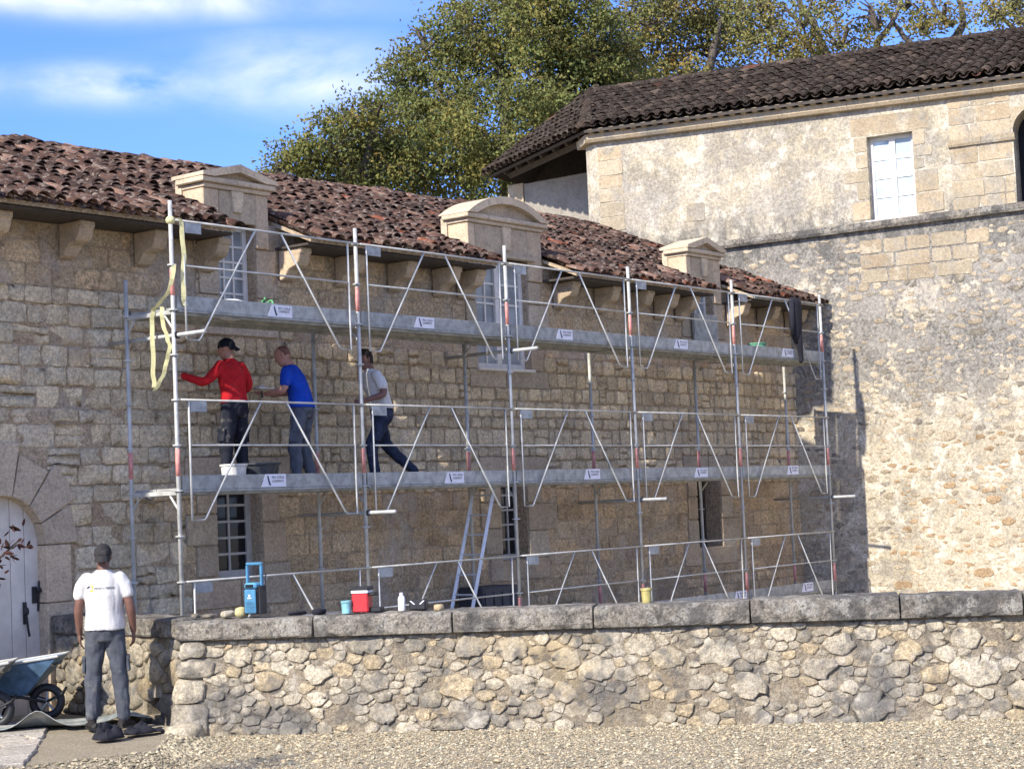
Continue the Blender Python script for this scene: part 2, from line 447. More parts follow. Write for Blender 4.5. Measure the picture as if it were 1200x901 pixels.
def rough(poly, gap, rs, jit):
    """pull a cell in by the joint and knock its corners off, keeping it angular"""
    n = len(poly); cx = sum(p[0] for p in poly)/n; cy = sum(p[1] for p in poly)/n; out = []
    per = sum(math.dist(poly[i], poly[(i+1) % n]) for i in range(n))
    pl = [poly[i] for i in range(n) if math.dist(poly[i], poly[i-1]) > per*.05] or poly
    n = len(pl)
    for i in range(n):
        p0, p, p1 = pl[i-1], pl[i], pl[(i+1) % n]; q = rs.uniform(.12, .30)
        for e in (p0, p1): out.append((p[0]+(e[0]-p[0])*q, p[1]+(e[1]-p[1])*q))
    res = []
    for (a, b) in out:
        d = math.hypot(a-cx, b-cy); k = max(.4, 1-gap/max(d, 1e-4)); res.append((cx+(a-cx)*k+rs.uniform(-jit, jit), cy+(b-cy)*k+rs.uniform(-jit, jit)))
    return res
def sheet(mb, us, vs, holes, fmap, depth):
    """a wall face with rectangular openings and the reveals of those openings"""
    us = sorted(set([round(u, 4) for u in us]+[round(h[k], 4) for h in holes for k in (0, 1)]))
    vs = sorted(set([round(v, 4) for v in vs]+[round(h[k], 4) for h in holes for k in (2, 3)]))
    idx = {}; V = []; F = []
    def vid(i, j):
        if (i, j) not in idx: idx[(i, j)] = len(V); V.append(fmap(us[i], vs[j], 0))
        return idx[(i, j)]
    for i in range(len(us)-1):
        for j in range(len(vs)-1):
            cu, cv = (us[i]+us[i+1])/2, (vs[j]+vs[j+1])/2
            if any(h[0] < cu < h[1] and h[2] < cv < h[3] for h in holes): continue
            F.append((vid(i, j), vid(i+1, j), vid(i+1, j+1), vid(i, j+1)))
    mb.add(V, F)
    for (a, b, c, d) in [h[:4] for h in holes]:
        q = [(a, c), (b, c), (b, d), (a, d)]
        for i in range(4):
            p0, p1 = q[i], q[(i+1) % 4]
            mb.add([fmap(*p0, 0), fmap(*p1, 0), fmap(*p1, -depth), fmap(*p0, -depth)], [(0, 1, 2, 3)])
def emit(pieces, name, mt, parent, rest_name, limit=300, smooth=True):
    """pieces: list of (mesh builder, centre, size). The ones that show largest are objects, the rest one part of kind stuff"""
    def score(p):
        if not in_frame(p[1]): return 0
        return (p[2]/px(p[1])[2])
    order = sorted(pieces, key=score, reverse=True)
    rest = MB()
    for k, p in enumerate(order):
        if k < limit and score(p) > 0: p[0].build(name, mt, parent, smooth=smooth)
        else: rest.add(p[0].v, p[0].f); rest.c[-len(p[0].v):] = p[0].c
    if rest.v: rest.build(rest_name, mt, parent, smooth=smooth, kind='stuff')
def grey(k, w=.0): return (k*(1+w), k, k*(1-w))

# ------------------------------------------------------------------ ground
def gh(x, y):
    return -.45
gm = N('gravel_ground')
gb = gm.mix(gm.ramp(gm.noise(3, 6), .35, .65), (.315,.27,.185), (.37,.32,.22))
gb = gm.mix(gm.ramp(gm.noise(38, 4, .7), .45, .62), gb, (.26,.21,.145))
gb = gm.mix(gm.ramp(gm.noise(55, 4, .7), .52, .66), gb, (.52,.45,.34))
M['gravel_ground'] = gm.done(gb, .95, gm.bump(gm.noise(45, 5, .7), .9, .03))
g = MB(); nx = 40
xs = [-250, -60, -25]+list(np.linspace(-14, 12, 27))+[25, 60, 250]
g.add([(x, y, -.45) for y in xs for x in xs], [(j*len(xs)+i, j*len(xs)+i+1, (j+1)*len(xs)+i+1, (j+1)*len(xs)+i) for j in range(len(xs)-1) for i in range(len(xs)-1)])
g.build('ground', M['gravel_ground'], kind='structure', label='pale gravel courtyard in front of the low stone wall')
# loose gravel on the strip in front of the wall
gv = MB(); V = []; F = []; Cc = []
M['gravel'] = simple('gravel', (.355,.312,.215), .9, var=.25, vs=30)
npeb = 135000
T0 = np.array([-1.25, -1.40]); dC = np.array([.464, -.886]); nC = np.array([.886, .464])
okp = 0
octa = np.array([(1,0,0),(-1,0,0),(0,1,0),(0,-1,0),(0,0,1),(0,0,-1)], float)
of = [(0,2,4),(2,1,4),(1,3,4),(3,0,4),(2,0,5),(1,2,5),(3,1,5),(0,3,5)]
for k in range(npeb):
    s = nrs.uniform(-1.2, 10.5); w = -3.9*nrs.rand()**1.25-.06
    if s < 0: w = min(w, -.35)
    x, y = T0+dC*s+nC*w
    r = nrs.gamma(4, .0021)*(.7+.5*(nrs.rand() < .1))
    a = nrs.uniform(0, 6.28); ca, sa = math.cos(a), math.sin(a)
    q = octa*np.array([r*nrs.uniform(.9, 1.6), r, r*nrs.uniform(.45, .8)])
    q = q+nrs.uniform(-.25, .25, q.shape)*r
    t = nrs.uniform(-.5, .5); ct, st_ = math.cos(t), math.sin(t)
    q = np.stack([q[:,0], q[:,1]*ct-q[:,2]*st_, q[:,1]*st_+q[:,2]*ct], 1)
    q = np.stack([q[:,0]*ca-q[:,1]*sa, q[:,0]*sa+q[:,1]*ca, q[:,2]], 1)+np.array([x, y, -.45+r*.35])
    o = len(V); V += q.tolist(); F += [tuple(i+o for i in f) for f in of]
    tn = nrs.uniform(.45, 1.5); wv = nrs.uniform(-.06, .14)
    Cc += [(tn*(1+wv), tn, tn*(1-wv))]*6
gv.v = V; gv.f = F; gv.c = Cc
gv.build('gravel', M['gravel'], kind='stuff', label='loose beige gravel along the foot of the low stone wall')

# ------------------------------------------------------------------ old house with the scaffold
YF = 1.15      # wall face
house = thing('stone_house', 'long low stone house with a brown tiled roof and three pedimented dormers', 'house', (0, 1.15, -.45))
fm = lambda u, v, w: (u, YF+.045-w, v)
W1 = (1.64, 2.38, .93, 2.12); W2 = (6.79, 8.03, 3.68, 5.33); W3 = (7.17, 7.80, .90, 2.12); W4 = (12.51, 13.26, .85, 2.10)
D1 = (1.80, 2.42, 4.18, 5.33); D3 = (12.62, 13.34, 4.25, 5.36); DR = (-2.08, -.83, -.45, 2.10)
OPEN = [W1, W2, W3, W4, D1, D3, DR]
mb = MB(); sheet(mb, list(np.arange(-9, 16.6, 1.0))+[16.6], [-.45, 1, 2, 3, 4, 5.05], OPEN, fm, .42)
hwall = mb.build('wall', M['house_mortar'], house)
# near-black sheet behind the openings: the room's darkness is put into its colour
mb = MB(); mb.box((-8.8, YF+.62, -.44), (16.4, YF+.68, 5.0)); mb.build('dark_room_sheet', M['dark_inside'], house)
# dressed stones round the openings: (u0,u1,v0,v1)
DRS = []
def stack(u0, u1, v0, v1, n, jit=.06, side=1):
    zs = [v0+(v1-v0)*i/n for i in range(n+1)]
    for i in range(n):
        e = rng.uniform(-jit, jit*1.6)
        DRS.append((u0-(e if side < 0 else 0), u1+(e if side > 0 else 0), zs[i]+.004, zs[i+1]-.004))
stack(1.22, 1.638, .60, 2.12, 4, .12, -1); stack(2.382, 2.80, .60, 2.12, 3, .14, 1)
DRS += [(1.22, 1.99, .60, .927), (2.0, 2.80, .60, .927), (1.15, 2.0, 2.124, 2.42), (2.008, 2.9, 2.124, 2.42)]
DRS = [d for d in DRS if not (d[2] < .61 and d[3] > .93 and False)]
stack(6.56, 6.788, 3.68, 5.0, 4, .10, -1); stack(8.032, 8.42, 3.68, 5.03, 4, .10, 1)
DRS += [(6.56, 7.42, 3.42, 3.677), (7.428, 8.46, 3.42, 3.677)]
stack(6.84, 7.168, .62, 2.12, 4, .1, -1); stack(7.802, 8.30, .9, 2.12, 3, .15, 1)
DRS += [(6.84, 8.3, .60, .897), (6.7, 7.5, 2.124, 2.40), (7.508, 8.35, 2.124, 2.40)]
stack(12.15, 12.508, .55, 2.10, 4, .1, -1); stack(13.262, 13.72, .55, 2.10, 4, .14, 1)
DRS += [(12.2, 13.6, .55, .847), (12.1, 12.9, 2.104, 2.40), (12.908, 13.75, 2.104, 2.40)]
stack(1.46, 1.798, 4.1, 5.03, 3, .08, -1); stack(2.422, 2.80, 4.1, 5.03, 3, .1, 1); DRS += [(1.46, 2.8, 3.92, 4.177)]
stack(12.3, 12.618, 4.1, 5.03, 3, .08, -1); stack(13.342, 13.66, 4.1, 5.03, 3, .08, 1); DRS += [(12.3, 13.66, 4.0, 4.247)]
for (a, b, c, d) in DRS:
    p = rect_poly(a+.003, b-.003, c, d, .0035, .012)
    k = rng.uniform(.72, .98); w = rng.uniform(-.02, .05)
    pillow(p, .030+rng.uniform(-.003, .004), .02, fm, .93, .9, .0015, .008, grey(k, w)).build('dressed_stone', M['ashlar'], hwall, smooth=False)
# door arch: jamb stones, voussoirs
DC, DRAD, DSP = -1.45, .545, 1.47
for i in range(3):
    z0 = -.43+i*.635; z1 = z0+.625
    for sd in (-1, 1):
        e = rng.uniform(.28, .5); u0, u1 = (DC+DRAD, DC+DRAD+e) if sd > 0 else (DC-DRAD-e, DC-DRAD)
        mb = MB(); mb.prism([(u0, z0), (u1, z0), (u1, z1), (u0, z1)], lambda u, v: (u, YF+.005, v), lambda u, v: (u, YF+.30, v), grey(rng.uniform(.9, 1.1), .03))
        mb.build('jamb_stone', M['ashlar'], hwall, bevel=.012)
nv = 7
for i in range(nv):
    a0 = math.pi*i/nv; a1 = math.pi*(i+1)/nv; q = []
    for k in range(5):
        a = a0+.008+(a1-a0-.016)*k/4; q.append((DC+DRAD*math.cos(a), DSP+DRAD*math.sin(a)))
    ro = DRAD+(.56 if i % 2 else .44)
    for a in (a1-.012, a0+.012):
        q.append((DC+ro*math.cos(a), DSP+ro*math.sin(a)*1.04))
    mb = MB(); mb.prism(q, lambda u, v: (u, YF+.004, v), lambda u, v: (u, YF+.30, v), grey(rng.uniform(.88, 1.0), .0))
    mb.build('voussoir', M['ashlar'], hwall, bevel=.012)
# the door: planks, lock, handle
door = MB().box((DC-.6, YF+.20, -.44), (DC+.6, YF+.22, DSP+.62)).build('door', M['door_paint'], house)
for i in range(6):
    u0 = DC-.56+i*.187
    MB().box((u0+.004, YF+.165+rng.uniform(0, .004), -.43), (u0+.183, YF+.198, DSP+.6), None, grey(rng.uniform(.94, 1.05))).build('plank', M['door_paint'], door, bevel=.006)
mb = MB().box((DC+.33, YF+.145, .62), (DC+.37, YF+.166, .86)); mb.tube([(DC+.35, YF+.145, .72), (DC+.34, YF+.11, .70), (DC+.35, YF+.10, .55), (DC+.37, YF+.11, .49)], .014, 6)
mb.ell((DC+.35, YF+.13, .76), .035, .025, .05)
mb.build('handle', M['iron'], door)
MB().box((DC+.455, YF+.145, .84), (DC+.51, YF+.166, 1.02)).build('lock_plate', M['iron'], door)
mb = MB().tube([(DC+.53, YF+.16, .75), (DC+.54, YF+.145, 1.08)], .012, 6); mb.ell((DC+.53, YF+.13, .98), .035, .03, .03); mb.build('bolt', M['iron'], door)

# coursed stones of the facade
holes = [(a-.0, b, c, d) for (a, b, c, d) in OPEN]+[(a, b, c, d) for (a, b, c, d) in DRS]
holes += [(DC-1.05, DC+DRAD+.40, -.45, 1.5), (DC-1.05, DC+.78, 1.5, 2.28), (DC-.9, DC+.60, 2.28, 2.5)]
CORB = [-1.62, -.52, .56, 1.54, 2.92, 3.95, 4.98, 5.92, 6.46, 8.76, 9.85, 10.8, 11.55, 12.18, 13.84, 14.9, 15.9]
holes += [(c-.125, c+.125, 4.66, 5.05) for c in CORB]
pieces = []
z = -.45; rr = random.Random(5)
while z < 5.04:
    h = rr.uniform(.15, .27); z1 = min(5.05, z+h)
    if 5.05-z1 < .1: z1 = 5.05
    hz = [h_ for h_ in holes if h_[2] < z1-.02 and h_[3] > z+.02]
    brk = sorted(set([-3.6, 16.5]+[e for h_ in hz for e in (h_[0], h_[1]) if -3.6 < e < 16.5]))
    for a, b in zip(brk, brk[1:]):
        if b-a < .03: continue
        lo, hi = z, z1
        for h_ in hz:
            if h_[0] < (a+b)/2 < h_[1]:
                if h_[2] <= lo+.03: lo = max(lo, h_[3])
                elif h_[3] >= hi-.03: hi = min(hi, h_[2])
                else: hi = lo
        if hi-lo < .05: continue
        u = a
        while u < b-.02:
            zc = (lo+hi)/2
            wv = mnoise.noise(Vector((u*.55, zc*.8, 3.1)))
            grey_zone = u < 1.0+wv*.5 and zc < 4.4
            joint_zone = (1.9+wv*.25 < zc < 3.95+wv*.2) and not grey_zone
            if grey_zone: w = rr.uniform(.20, .52)
            elif joint_zone: w = rr.uniform(.16, .36)
            else: w = rr.uniform(.25, .7)
            u1 = min(b, u+w)
            if b-u1 < .12: u1 = b
            if grey_zone:
                gap, lift, rd, jt, tl, mt = .004, .014+rr.uniform(-.014, .014), .93, .012, .05, 'house_stone'; k = rr.uniform(.88, 1.24); c = grey(k, rr.uniform(-.04, .03))
            elif joint_zone:
                gap, lift, rd, jt, tl, mt = .010, .032+rr.uniform(-.016, .014), .91, .011, .06, 'house_stone'; k = rr.uniform(.80, 1.18); c = (k*1.02, k*.98, k*.92)
            else:
                gap, lift, rd, jt, tl, mt = .003, .008+rr.uniform(-.012, .010), .90, .006, .03, 'house_smear'; k = rr.uniform(.86, 1.24); c = grey(k, rr.uniform(-.03, .05))
            split = (not (not grey_zone and not joint_zone)) and rr.random() < .12 and hi-lo > .2
            rows = [(lo, lo+(hi-lo)*.52), (lo+(hi-lo)*.52, hi)] if split else [(lo, hi)]
            for (l0, l1) in rows:
                wob = rr.uniform(-.012, .012)
                cs = min(.04, (l1-l0)*.2, (u1-u)*.2)*rr.uniform(.2, 1)
                p = rect_poly(u+gap, u1-gap, l0+gap+max(0, wob), l1-gap+min(0, wob), jt, cs)
                pieces.append((pillow(p, lift, .03, fm, rd, .88, jt*.6, tl, c), (( u+u1)/2, YF, (l0+l1)/2), math.sqrt((u1-u)*(l1-l0)), mt))
            u = u1
    z = z1
for mt, lim in (('house_stone', 200), ('house_smear', 100)):
    emit([p[:3] for p in pieces if p[3] == mt], 'stone', M[mt], hwall, 'stonework', lim)

# corbels under the eaves
prof = [(YF+.02, 5.05), (.77, 5.05), (.77, 4.98), (.80, 4.965), (.80, 4.94), (.82, 4.88), (.865, 4.83), (.93, 4.815), (1.0, 4.79), (1.05, 4.73), (1.09, 4.68), (YF+.02, 4.66)]
for c in CORB:
    mb = MB(); j = rng.uniform(-.015, .015)
    mb.prism(prof, lambda u, v: (c-.10, u, v+j*0), lambda u, v: (c+.10, u, v), grey(rng.uniform(.68, .9), .03))
    mb.build('corbel', M['dormer_stone'], house, bevel=.01)

# ------------------------------------------------------------------ windows
def window(op, recess, parent, frame_mt, glass_mt, cols, rows, fmap, fr=.06, bar=.022, name='window', mull=.0, skip=()):
    u0, u1, v0, v1 = op
    f = MB()
    def bx(a, b, c, d, w0, w1): f.prism([(a, c), (b, c), (b, d), (a, d)], lambda u, v: fmap(u, v, w0), lambda u, v: fmap(u, v, w1))
    wf, wb = -recess, -recess-.05
    f0 = MB(); f0 = f
    bx(u0, u0+fr, v0, v1, wf, wb); bx(u1-fr, u1, v0, v1, wf, wb); bx(u0+fr, u1-fr, v0, v0+fr*1.3, wf+.006, wb); bx(u0+fr, u1-fr, v1-fr, v1, wf-.002, wb)
    frame = f.build(name, frame_mt, parent, bevel=.004)
    iu0, iu1, iv0, iv1 = u0+fr, u1-fr, v0+fr*1.3, v1-fr
    if mull:
        q = MB(); um = (iu0+iu1)/2
        q.prism([(um-mull/2, iv0), (um+mull/2, iv0), (um+mull/2, iv1), (um-mull/2, iv1)], lambda u, v: fmap(u, v, wf+.012), lambda u, v: fmap(u, v, wb))
        q.build('mullion', frame_mt, frame, bevel=.004)
    for i in range(1, cols):
        if mull and i*2 == cols: continue
        uc = iu0+(iu1-iu0)*i/cols; q = MB()
        q.prism([(uc-bar/2, iv0), (uc+bar/2, iv0), (uc+bar/2, iv1), (uc-bar/2, iv1)], lambda u, v: fmap(u, v, wf-.008), lambda u, v: fmap(u, v, wb+.01)); q.build('glazing_bar', frame_mt, frame)
    for j in range(1, rows):
        vc = iv0+(iv1-iv0)*j/rows; q = MB()
        q.prism([(iu0, vc-bar/2), (iu1, vc-bar/2), (iu1, vc+bar/2), (iu0, vc+bar/2)], lambda u, v: fmap(u, v, wf-.010), lambda u, v: fmap(u, v, wb+.012)); q.build('glazing_bar', frame_mt, frame)
    for i in range(cols):
        for j in range(rows):
            a, b = iu0+(iu1-iu0)*i/cols, iu0+(iu1-iu0)*(i+1)/cols; c, d = iv0+(iv1-iv0)*j/rows, iv0+(iv1-iv0)*(j+1)/rows
            q = MB(); tx, ty = rng.uniform(-.004, .004), rng.uniform(-.004, .004)
            q.prism([(a, c), (b, c), (b, d), (a, d)], lambda u, v: fmap(u, v, wf-.030+(u-a)*tx), lambda u, v: fmap(u, v, wf-.036+(u-a)*tx), grey(rng.uniform(.85, 1.12))); q.build('pane', glass_mt, frame)
    return frame
fw_ = lambda u, v, w: (u, YF+w*-1, v)
window(W1, .22, house, M['grey_paint'], M['dark_glass'], 2, 5, fw_, .085, .03)
window(W2, .13, house, M['white_paint'], M['curtain_glass'], 4, 5, fw_, .075, .03, mull=.11)
MB().box((6.74, YF-.03, 3.655), (8.08, YF+.14, 3.70)).build('sill', M['white_paint'], house, bevel=.006)
window(W3, .22, house, M['grey_paint'], M['dark_glass'], 3, 5, fw_, .06, .028)
window(W4, .34, house, M['dark_wood'], M['dark_glass'], 2, 2, fw_, .05, .03)
window(D1, .18, house, M['white_paint'], M['curtain_glass'], 3, 5, fw_, .07, .026, mull=0)
window(D3, .18, house, M['white_paint'], M['curtain_glass'], 2, 4, fw_, .06, .026, mull=.06)

# ------------------------------------------------------------------ roof
SL = .43; EY, EZ = .55, 5.135
roofz = lambda y: EZ+SL*(y-EY)
RX0, RX1 = -7.5, 16.35
yr = lambda x: 4.0+.097*(x-.7)
DORM = [(1.50, 2.78), (6.56, 8.44), (12.42, 13.66)]
mb = MB()
spans = []; x = RX0
for (a, b) in DORM: spans.append((x, a)); x = b
spans.append((x, RX1))
for (a, b) in spans:
    mb.prism([(EY, EZ-.055), (YF+.6, roofz(YF+.6)-.055), (YF+.6, roofz(YF+.6)-.005), (EY, EZ-.005)], lambda u, v: (a, u, v), lambda u, v: (b, u, v))
xs_r = [RX0, 0.0, 5.0, 10.0, 14.9, RX1]
for xa, xb in zip(xs_r, xs_r[1:]):
    P_ = lambda x, y, dz: (x, y, roofz(y)+dz)
    for dz, fl in ((-.005, 1), (-.055, -1)):
        q_ = [P_(xa, YF+.6, dz), P_(xb, YF+.6, dz), P_(xb, yr(xb), dz), P_(xa, yr(xa), dz)]; mb.add(q_, [(0, 1, 2, 3)[::fl]])
    if xb <= 14.95: mb.add([P_(xa, yr(xa), -.005), P_(xb, yr(xb), -.005), (xb, 9.5, 5.2), (xa, 9.5, 5.2)], [(0, 1, 2, 3)])
mb.add([(RX0, YF+.6, roofz(YF+.6)-.05), (RX0, yr(RX0), roofz(yr(RX0))-.05), (RX0, 9.5, 5.2), (RX0, 9.5, 4.9), (RX0, YF+.6, 4.9)], [(0, 1, 2, 3, 4)])
hroof = mb.build('roof', M['house_mortar'], house)
for (a, b) in spans:
    MB().box((a, EY+.05, 5.052), (b, YF+.3, 5.082)).build('eave_board', M['dark_wood'], house)
    if b > 12 and a > 12: MB().box((a, EY-.02, 5.085), (b, EY+.02, 5.12)).build('gutter', M['steel_board'], house)
def tile_mesh(L, r0, r1, k, th=.012, up=1, nseg=5):
    """a half-round roof tile: wide at the eaves end, tapering upwards, with a visible lip"""
    mb = MB(); vs = []
    for (yy, r, s) in ((0, r0, 0), (L, r1, 0), (0, r0-th, 0), (L, r1-th, 0)):
        for i in range(nseg+1):
            t = math.pi*i/nseg*.92+.04*math.pi
            vs.append((-r*math.cos(t), yy, r*math.sin(t)*up*.85))
    n = nseg+1; fs = []
    for i in range(nseg):
        fs += [(i, i+1, n+i+1, n+i), (2*n+i+1, 2*n+i, 3*n+i, 3*n+i+1), (i+1, i, 2*n+i, 2*n+i+1)]
    mb.add(vs, fs, k); return mb
def tiles(parent, mt, origin, a, b, cols, rows, pitch, expo, keep, name, rest, limit, tints, seed, chaos=1.0, r0=.098, tilt=.05):
    a, b, n = Vector(a).normalized(), Vector(b).normalized(), None
    n = a.cross(b).normalized()
    if n.z < 0: n = -n
    rs = random.Random(seed)
    var = [tile_mesh(expo*1.28, r0*rs.uniform(.95, 1.06), r0*.82, tints(rs)) for _ in range(16)]
    mes = [v.mesh(name, True) for v in var]
    pan = tile_mesh(expo*1.25, .086, .086, (.75, .75, .75), up=-1)
    items = []; restm = MB()
    for i in range(cols):
        ji = rs.uniform(-.012, .012)*chaos
        for j in range(rows):
            P = Vector(origin)+a*((i+.5)*pitch+ji)+b*(j*expo+rs.uniform(-.02, .02)*chaos)
            if keep(P+b*expo*.5):
                rz = rs.gauss(0, .035)*chaos; rx = tilt+rs.gauss(0, .02)*chaos
                k = rs.randrange(16)
                Mx = Matrix((a, b, n)).transposed().to_4x4(); Mx.translation = P+n*(.052+rs.uniform(-.006, .010)*chaos)
                Mx = Mx @ Matrix.Rotation(rz, 4, 'Z') @ Matrix.Rotation(-rx, 4, 'X') @ Matrix.Rotation(rs.gauss(0, .05)*chaos, 4, 'Y')
                items.append((Mx, k))
            Q = Vector(origin)+a*(i*pitch)+b*(j*expo)
            if keep(Q+b*expo*.5):
                Mx = Matrix((a, b, n)).transposed().to_4x4(); Mx.translation = Q+n*(.078)
                Mx = Mx @ Matrix.Rotation(rs.gauss(0, .02)*chaos, 4, 'Z') @ Matrix.Rotation(-.04, 4, 'X')
                restm.add([Mx @ Vector(v) for v in pan.v], pan.f, tints(rs))
    def score(it):
        c = it[0].translation
        return 1/px(c)[2] if in_frame(c) else 0
    items.sort(key=score, reverse=True)
    for q, (Mx, k) in enumerate(items):
        if q < limit and score((Mx, k)) > 0:
            o = put(name, mes[k], mt, parent); o.matrix_basis = Mx
        else:
            restm.add([Mx @ Vector(v) for v in var[k].v], var[k].f, tints(rs))
    restm.build(rest, mt, parent, smooth=True, kind='stuff')
def house_tint(rs):
    t = rs.random()
    k = rs.uniform(.65, 1.35)
    if t < .16: return (k*2.1, k*2.1, k*2.0)
    if t < .21: return (k*2.0, k*1.15, k*.85)
    if t < .50: return (k*.6, k*.62, k*.64)
    return (k*1.05, k, k*1.0)
DKEEP = [(1.54, 2.64, 1.58), (6.62, 8.38, 1.58), (12.47, 13.57, 1.58)]
def hk(P):
    if P.x > 16.1+.19*(-(P.y-1.15))*-0.0-max(0, (P.y-1.15)*.19)+.1: return False
    if P.y > yr(P.x)-.05: return False
    for (a, b, yb) in DKEEP:
        if a-.08 < P.x < b+.08 and P.y < yb: return False
    return True
pit = .215
tiles(hroof, M['house_tile'], (RX0, EY-.10, EZ-.04), (1, 0, 0), (0, 1, SL), int((RX1-RX0)/pit), 19, pit, .265, hk, 'roof_tile', 'roof_tiling', 300, house_tint, 3, 2.0, .086)
# ridge tiles
for k in range(50):
    x0 = -1.8+k*.36
    if x0 > 14.9: break
    mb = MB(); vs = []; fs = []
    for yy in (0, .40):
        for i in range(7):
            t = math.pi*i/6; r = .135 if yy == 0 else .115
            vs.append((x0+yy, yr(x0+yy)-.02-r*math.cos(t), roofz(yr(x0+yy))+.0+r*math.sin(t)*.7+rng.uniform(-.006, .006)))
    for i in range(6): fs.append((i, i+1, 8+i, 7+i))
    fs.append(tuple(range(6, -1, -1)))
    mb.add(vs, fs, house_tint(rng)); mb.build('ridge_tile', M['house_tile'], hroof, smooth=True)

# ------------------------------------------------------------------ dormers
def dormer(xl, xr, ztop, op, kind, apex, over, base_h=.13):
    lint = op[3]
    zb = 5.04; yb = YF+.44
    col_ = grey(rng.uniform(.95, 1.05), .03)
    L = MB(); L.box((op[0], YF-.006, lint), (op[1], YF+.45, ztop), None, (.80, .79, .78)); 
    d = L.build('dormer', M['dormer_stone'], house, bevel=.01)
    for (a, b) in ((xl, op[0]-.002), (op[1]+.002, xr)):
        J = MB(); J.box((a, YF-.008, zb), (b, yb, ztop+.002), None, grey(rng.uniform(.9, 1.08), .04)); J.build('jamb', M['dormer_stone'], d, bevel=.012)
    xc = (xl+xr)/2; pl, pr_ = xl-over, xr+over
    MB().box((op[0]+.02, YF+.46, lint+.1), (op[1]-.02, yb, ztop-.01)).build('attic_wall', M['dormer_stone'], d)
    yf, yk = YF-.09, yb+.03
    # horizontal cornice, in two steps
    K = MB(); K.box((pl, yf, ztop+.06), (pr_, yf+.5, ztop+base_h)); K.build('cornice', M['dormer_stone'], d, bevel=.012)
    K = MB(); K.box((pl+.06, yf+.05, ztop+.003), (pr_-.06, yf+.5, ztop+.058)); K.build('cornice', M['dormer_stone'], d, bevel=.008)
    z0 = ztop+base_h
    n = 14 if kind == 'arch' else 1
    if kind == 'arch':
        W = (pr_-pl)/2; Hh = apex-z0; Rr = (W*W+Hh*Hh)/(2*Hh); zc = apex-Rr; th0 = math.asin(W/Rr)
        outer = [(xc+Rr*math.sin(-th0+2*th0*i/n), zc+Rr*math.cos(-th0+2*th0*i/n)) for i in range(n+1)]
        tk = .11; inner = [(xc+(Rr-tk)*math.sin((-th0+2*th0*i/n)*.965), max(z0+.004, zc+(Rr-tk)*math.cos((-th0+2*th0*i/n)*.965))) for i in range(n+1)]
    else:
        outer = [(pl, z0+.002), (xc, apex), (pr_, z0+.002)]; outer = [(pl, z0+.012), (xc, apex), (pr_, z0+.012)]
        tk = .10; inner = [(pl+.17, z0+.004), (xc, apex-tk), (pr_-.17, z0+.004)]
        outer = [(pl, z0+.004)]+[(pl, z0+.05), (xc, apex), (pr_, z0+.05)]+[(pr_, z0+.004)]
        inner = [(pl+.20, z0+.004), (pl+.20, z0+.006), (xc, apex-tk), (pr_-.20, z0+.006), (pr_-.20, z0+.004)]
    P = MB()
    m_ = len(outer)
    for i in range(m_-1):
        q = [outer[i], outer[i+1], inner[i+1], inner[i]]
        P.prism(q, lambda u, v: (u, yf-.02, v), lambda u, v: (u, yk, v))
    P.build('pediment', M['dormer_stone'], d)
    Tm = MB(); Tm.prism([(a, b) for a, b in inner], lambda u, v: (u, YF+.0, v), lambda u, v: (u, YF+.1, v), (.85, .84, .83)); Tm.build('tympanum', M['dormer_stone'], d)
    MB().prism([(pl+.05, ztop-.2), (pr_-.05, ztop-.2), (pr_-.05, z0+.03), (xc, apex-.06), (pl+.05, z0+.03)], lambda u, v: (u, yk-.12, v), lambda u, v: (u, yk-.01, v)).build('back_wall', M['dormer_stone'], d)
    # keystone
    kw = .09
    Kz = MB(); Kz.prism([(xc-kw*.75, lint+.12), (xc+kw*.75, lint+.12), (xc+kw*1.15, ztop-.002), (xc-kw*1.15, ztop-.002)], lambda u, v: (u, YF-.05, v), lambda u, v: (u, YF+.02, v), (1.05, 1.04, 1.0))
    Kz.build('keystone', M['dormer_stone'], d, bevel=.01)
    # hood slab just over the opening
    if kind == 'arch':
        MB().box((op[0]-.12, YF-.07, lint-.001), (op[1]+.14, YF-.009, lint+.055), None, (.8, .79, .77)).build('hood', M['dormer_stone'], d, bevel=.008)
    return d
dormer(1.54, 2.64, 5.72, D1, 'tri', 6.05, .075)
dormer(6.62, 8.38, 5.80, W2, 'arch', 6.24, .085)
dormer(12.47, 13.57, 5.80, D3, 'tri', 6.16, .07)
MB().box((12.55, YF-.07, 4.30), (13.30, YF-.012, 4.82)).build('cover_panel', M['steel_board'], house, bevel=.006)
# ------------------------------------------------------------------ tall wing at the right
TA = R(-79); TD = Vector((math.cos(TA), math.sin(TA), 0)); TN = Vector((-TD.y, TD.x, 0)); TP = Vector((16.05, 1.15, 0))
def tm(s, z, w): return tuple(TP+TD*s-TN*w+Vector((0, 0, z)))
wing = thing('stone_wing', 'tall lime-rendered stone wing with white window and dark tiled roof', 'building', tuple(TP+Vector((0, 0, -.45))))
TW = (1.60, 2.44, 6.58, 8.12); ARC = (4.22, 5.06, 6.52, 8.28)
mb = MB(); sheet(mb, [-3.8]+list(np.arange(-3, 8.1, 1.0)), [-.45, 1, 2, 3, 4, 5, 6, 7, 8, 8.75], [TW, ARC], tm, .45)
twall = mb.build('wall', M['tower_render'], wing)
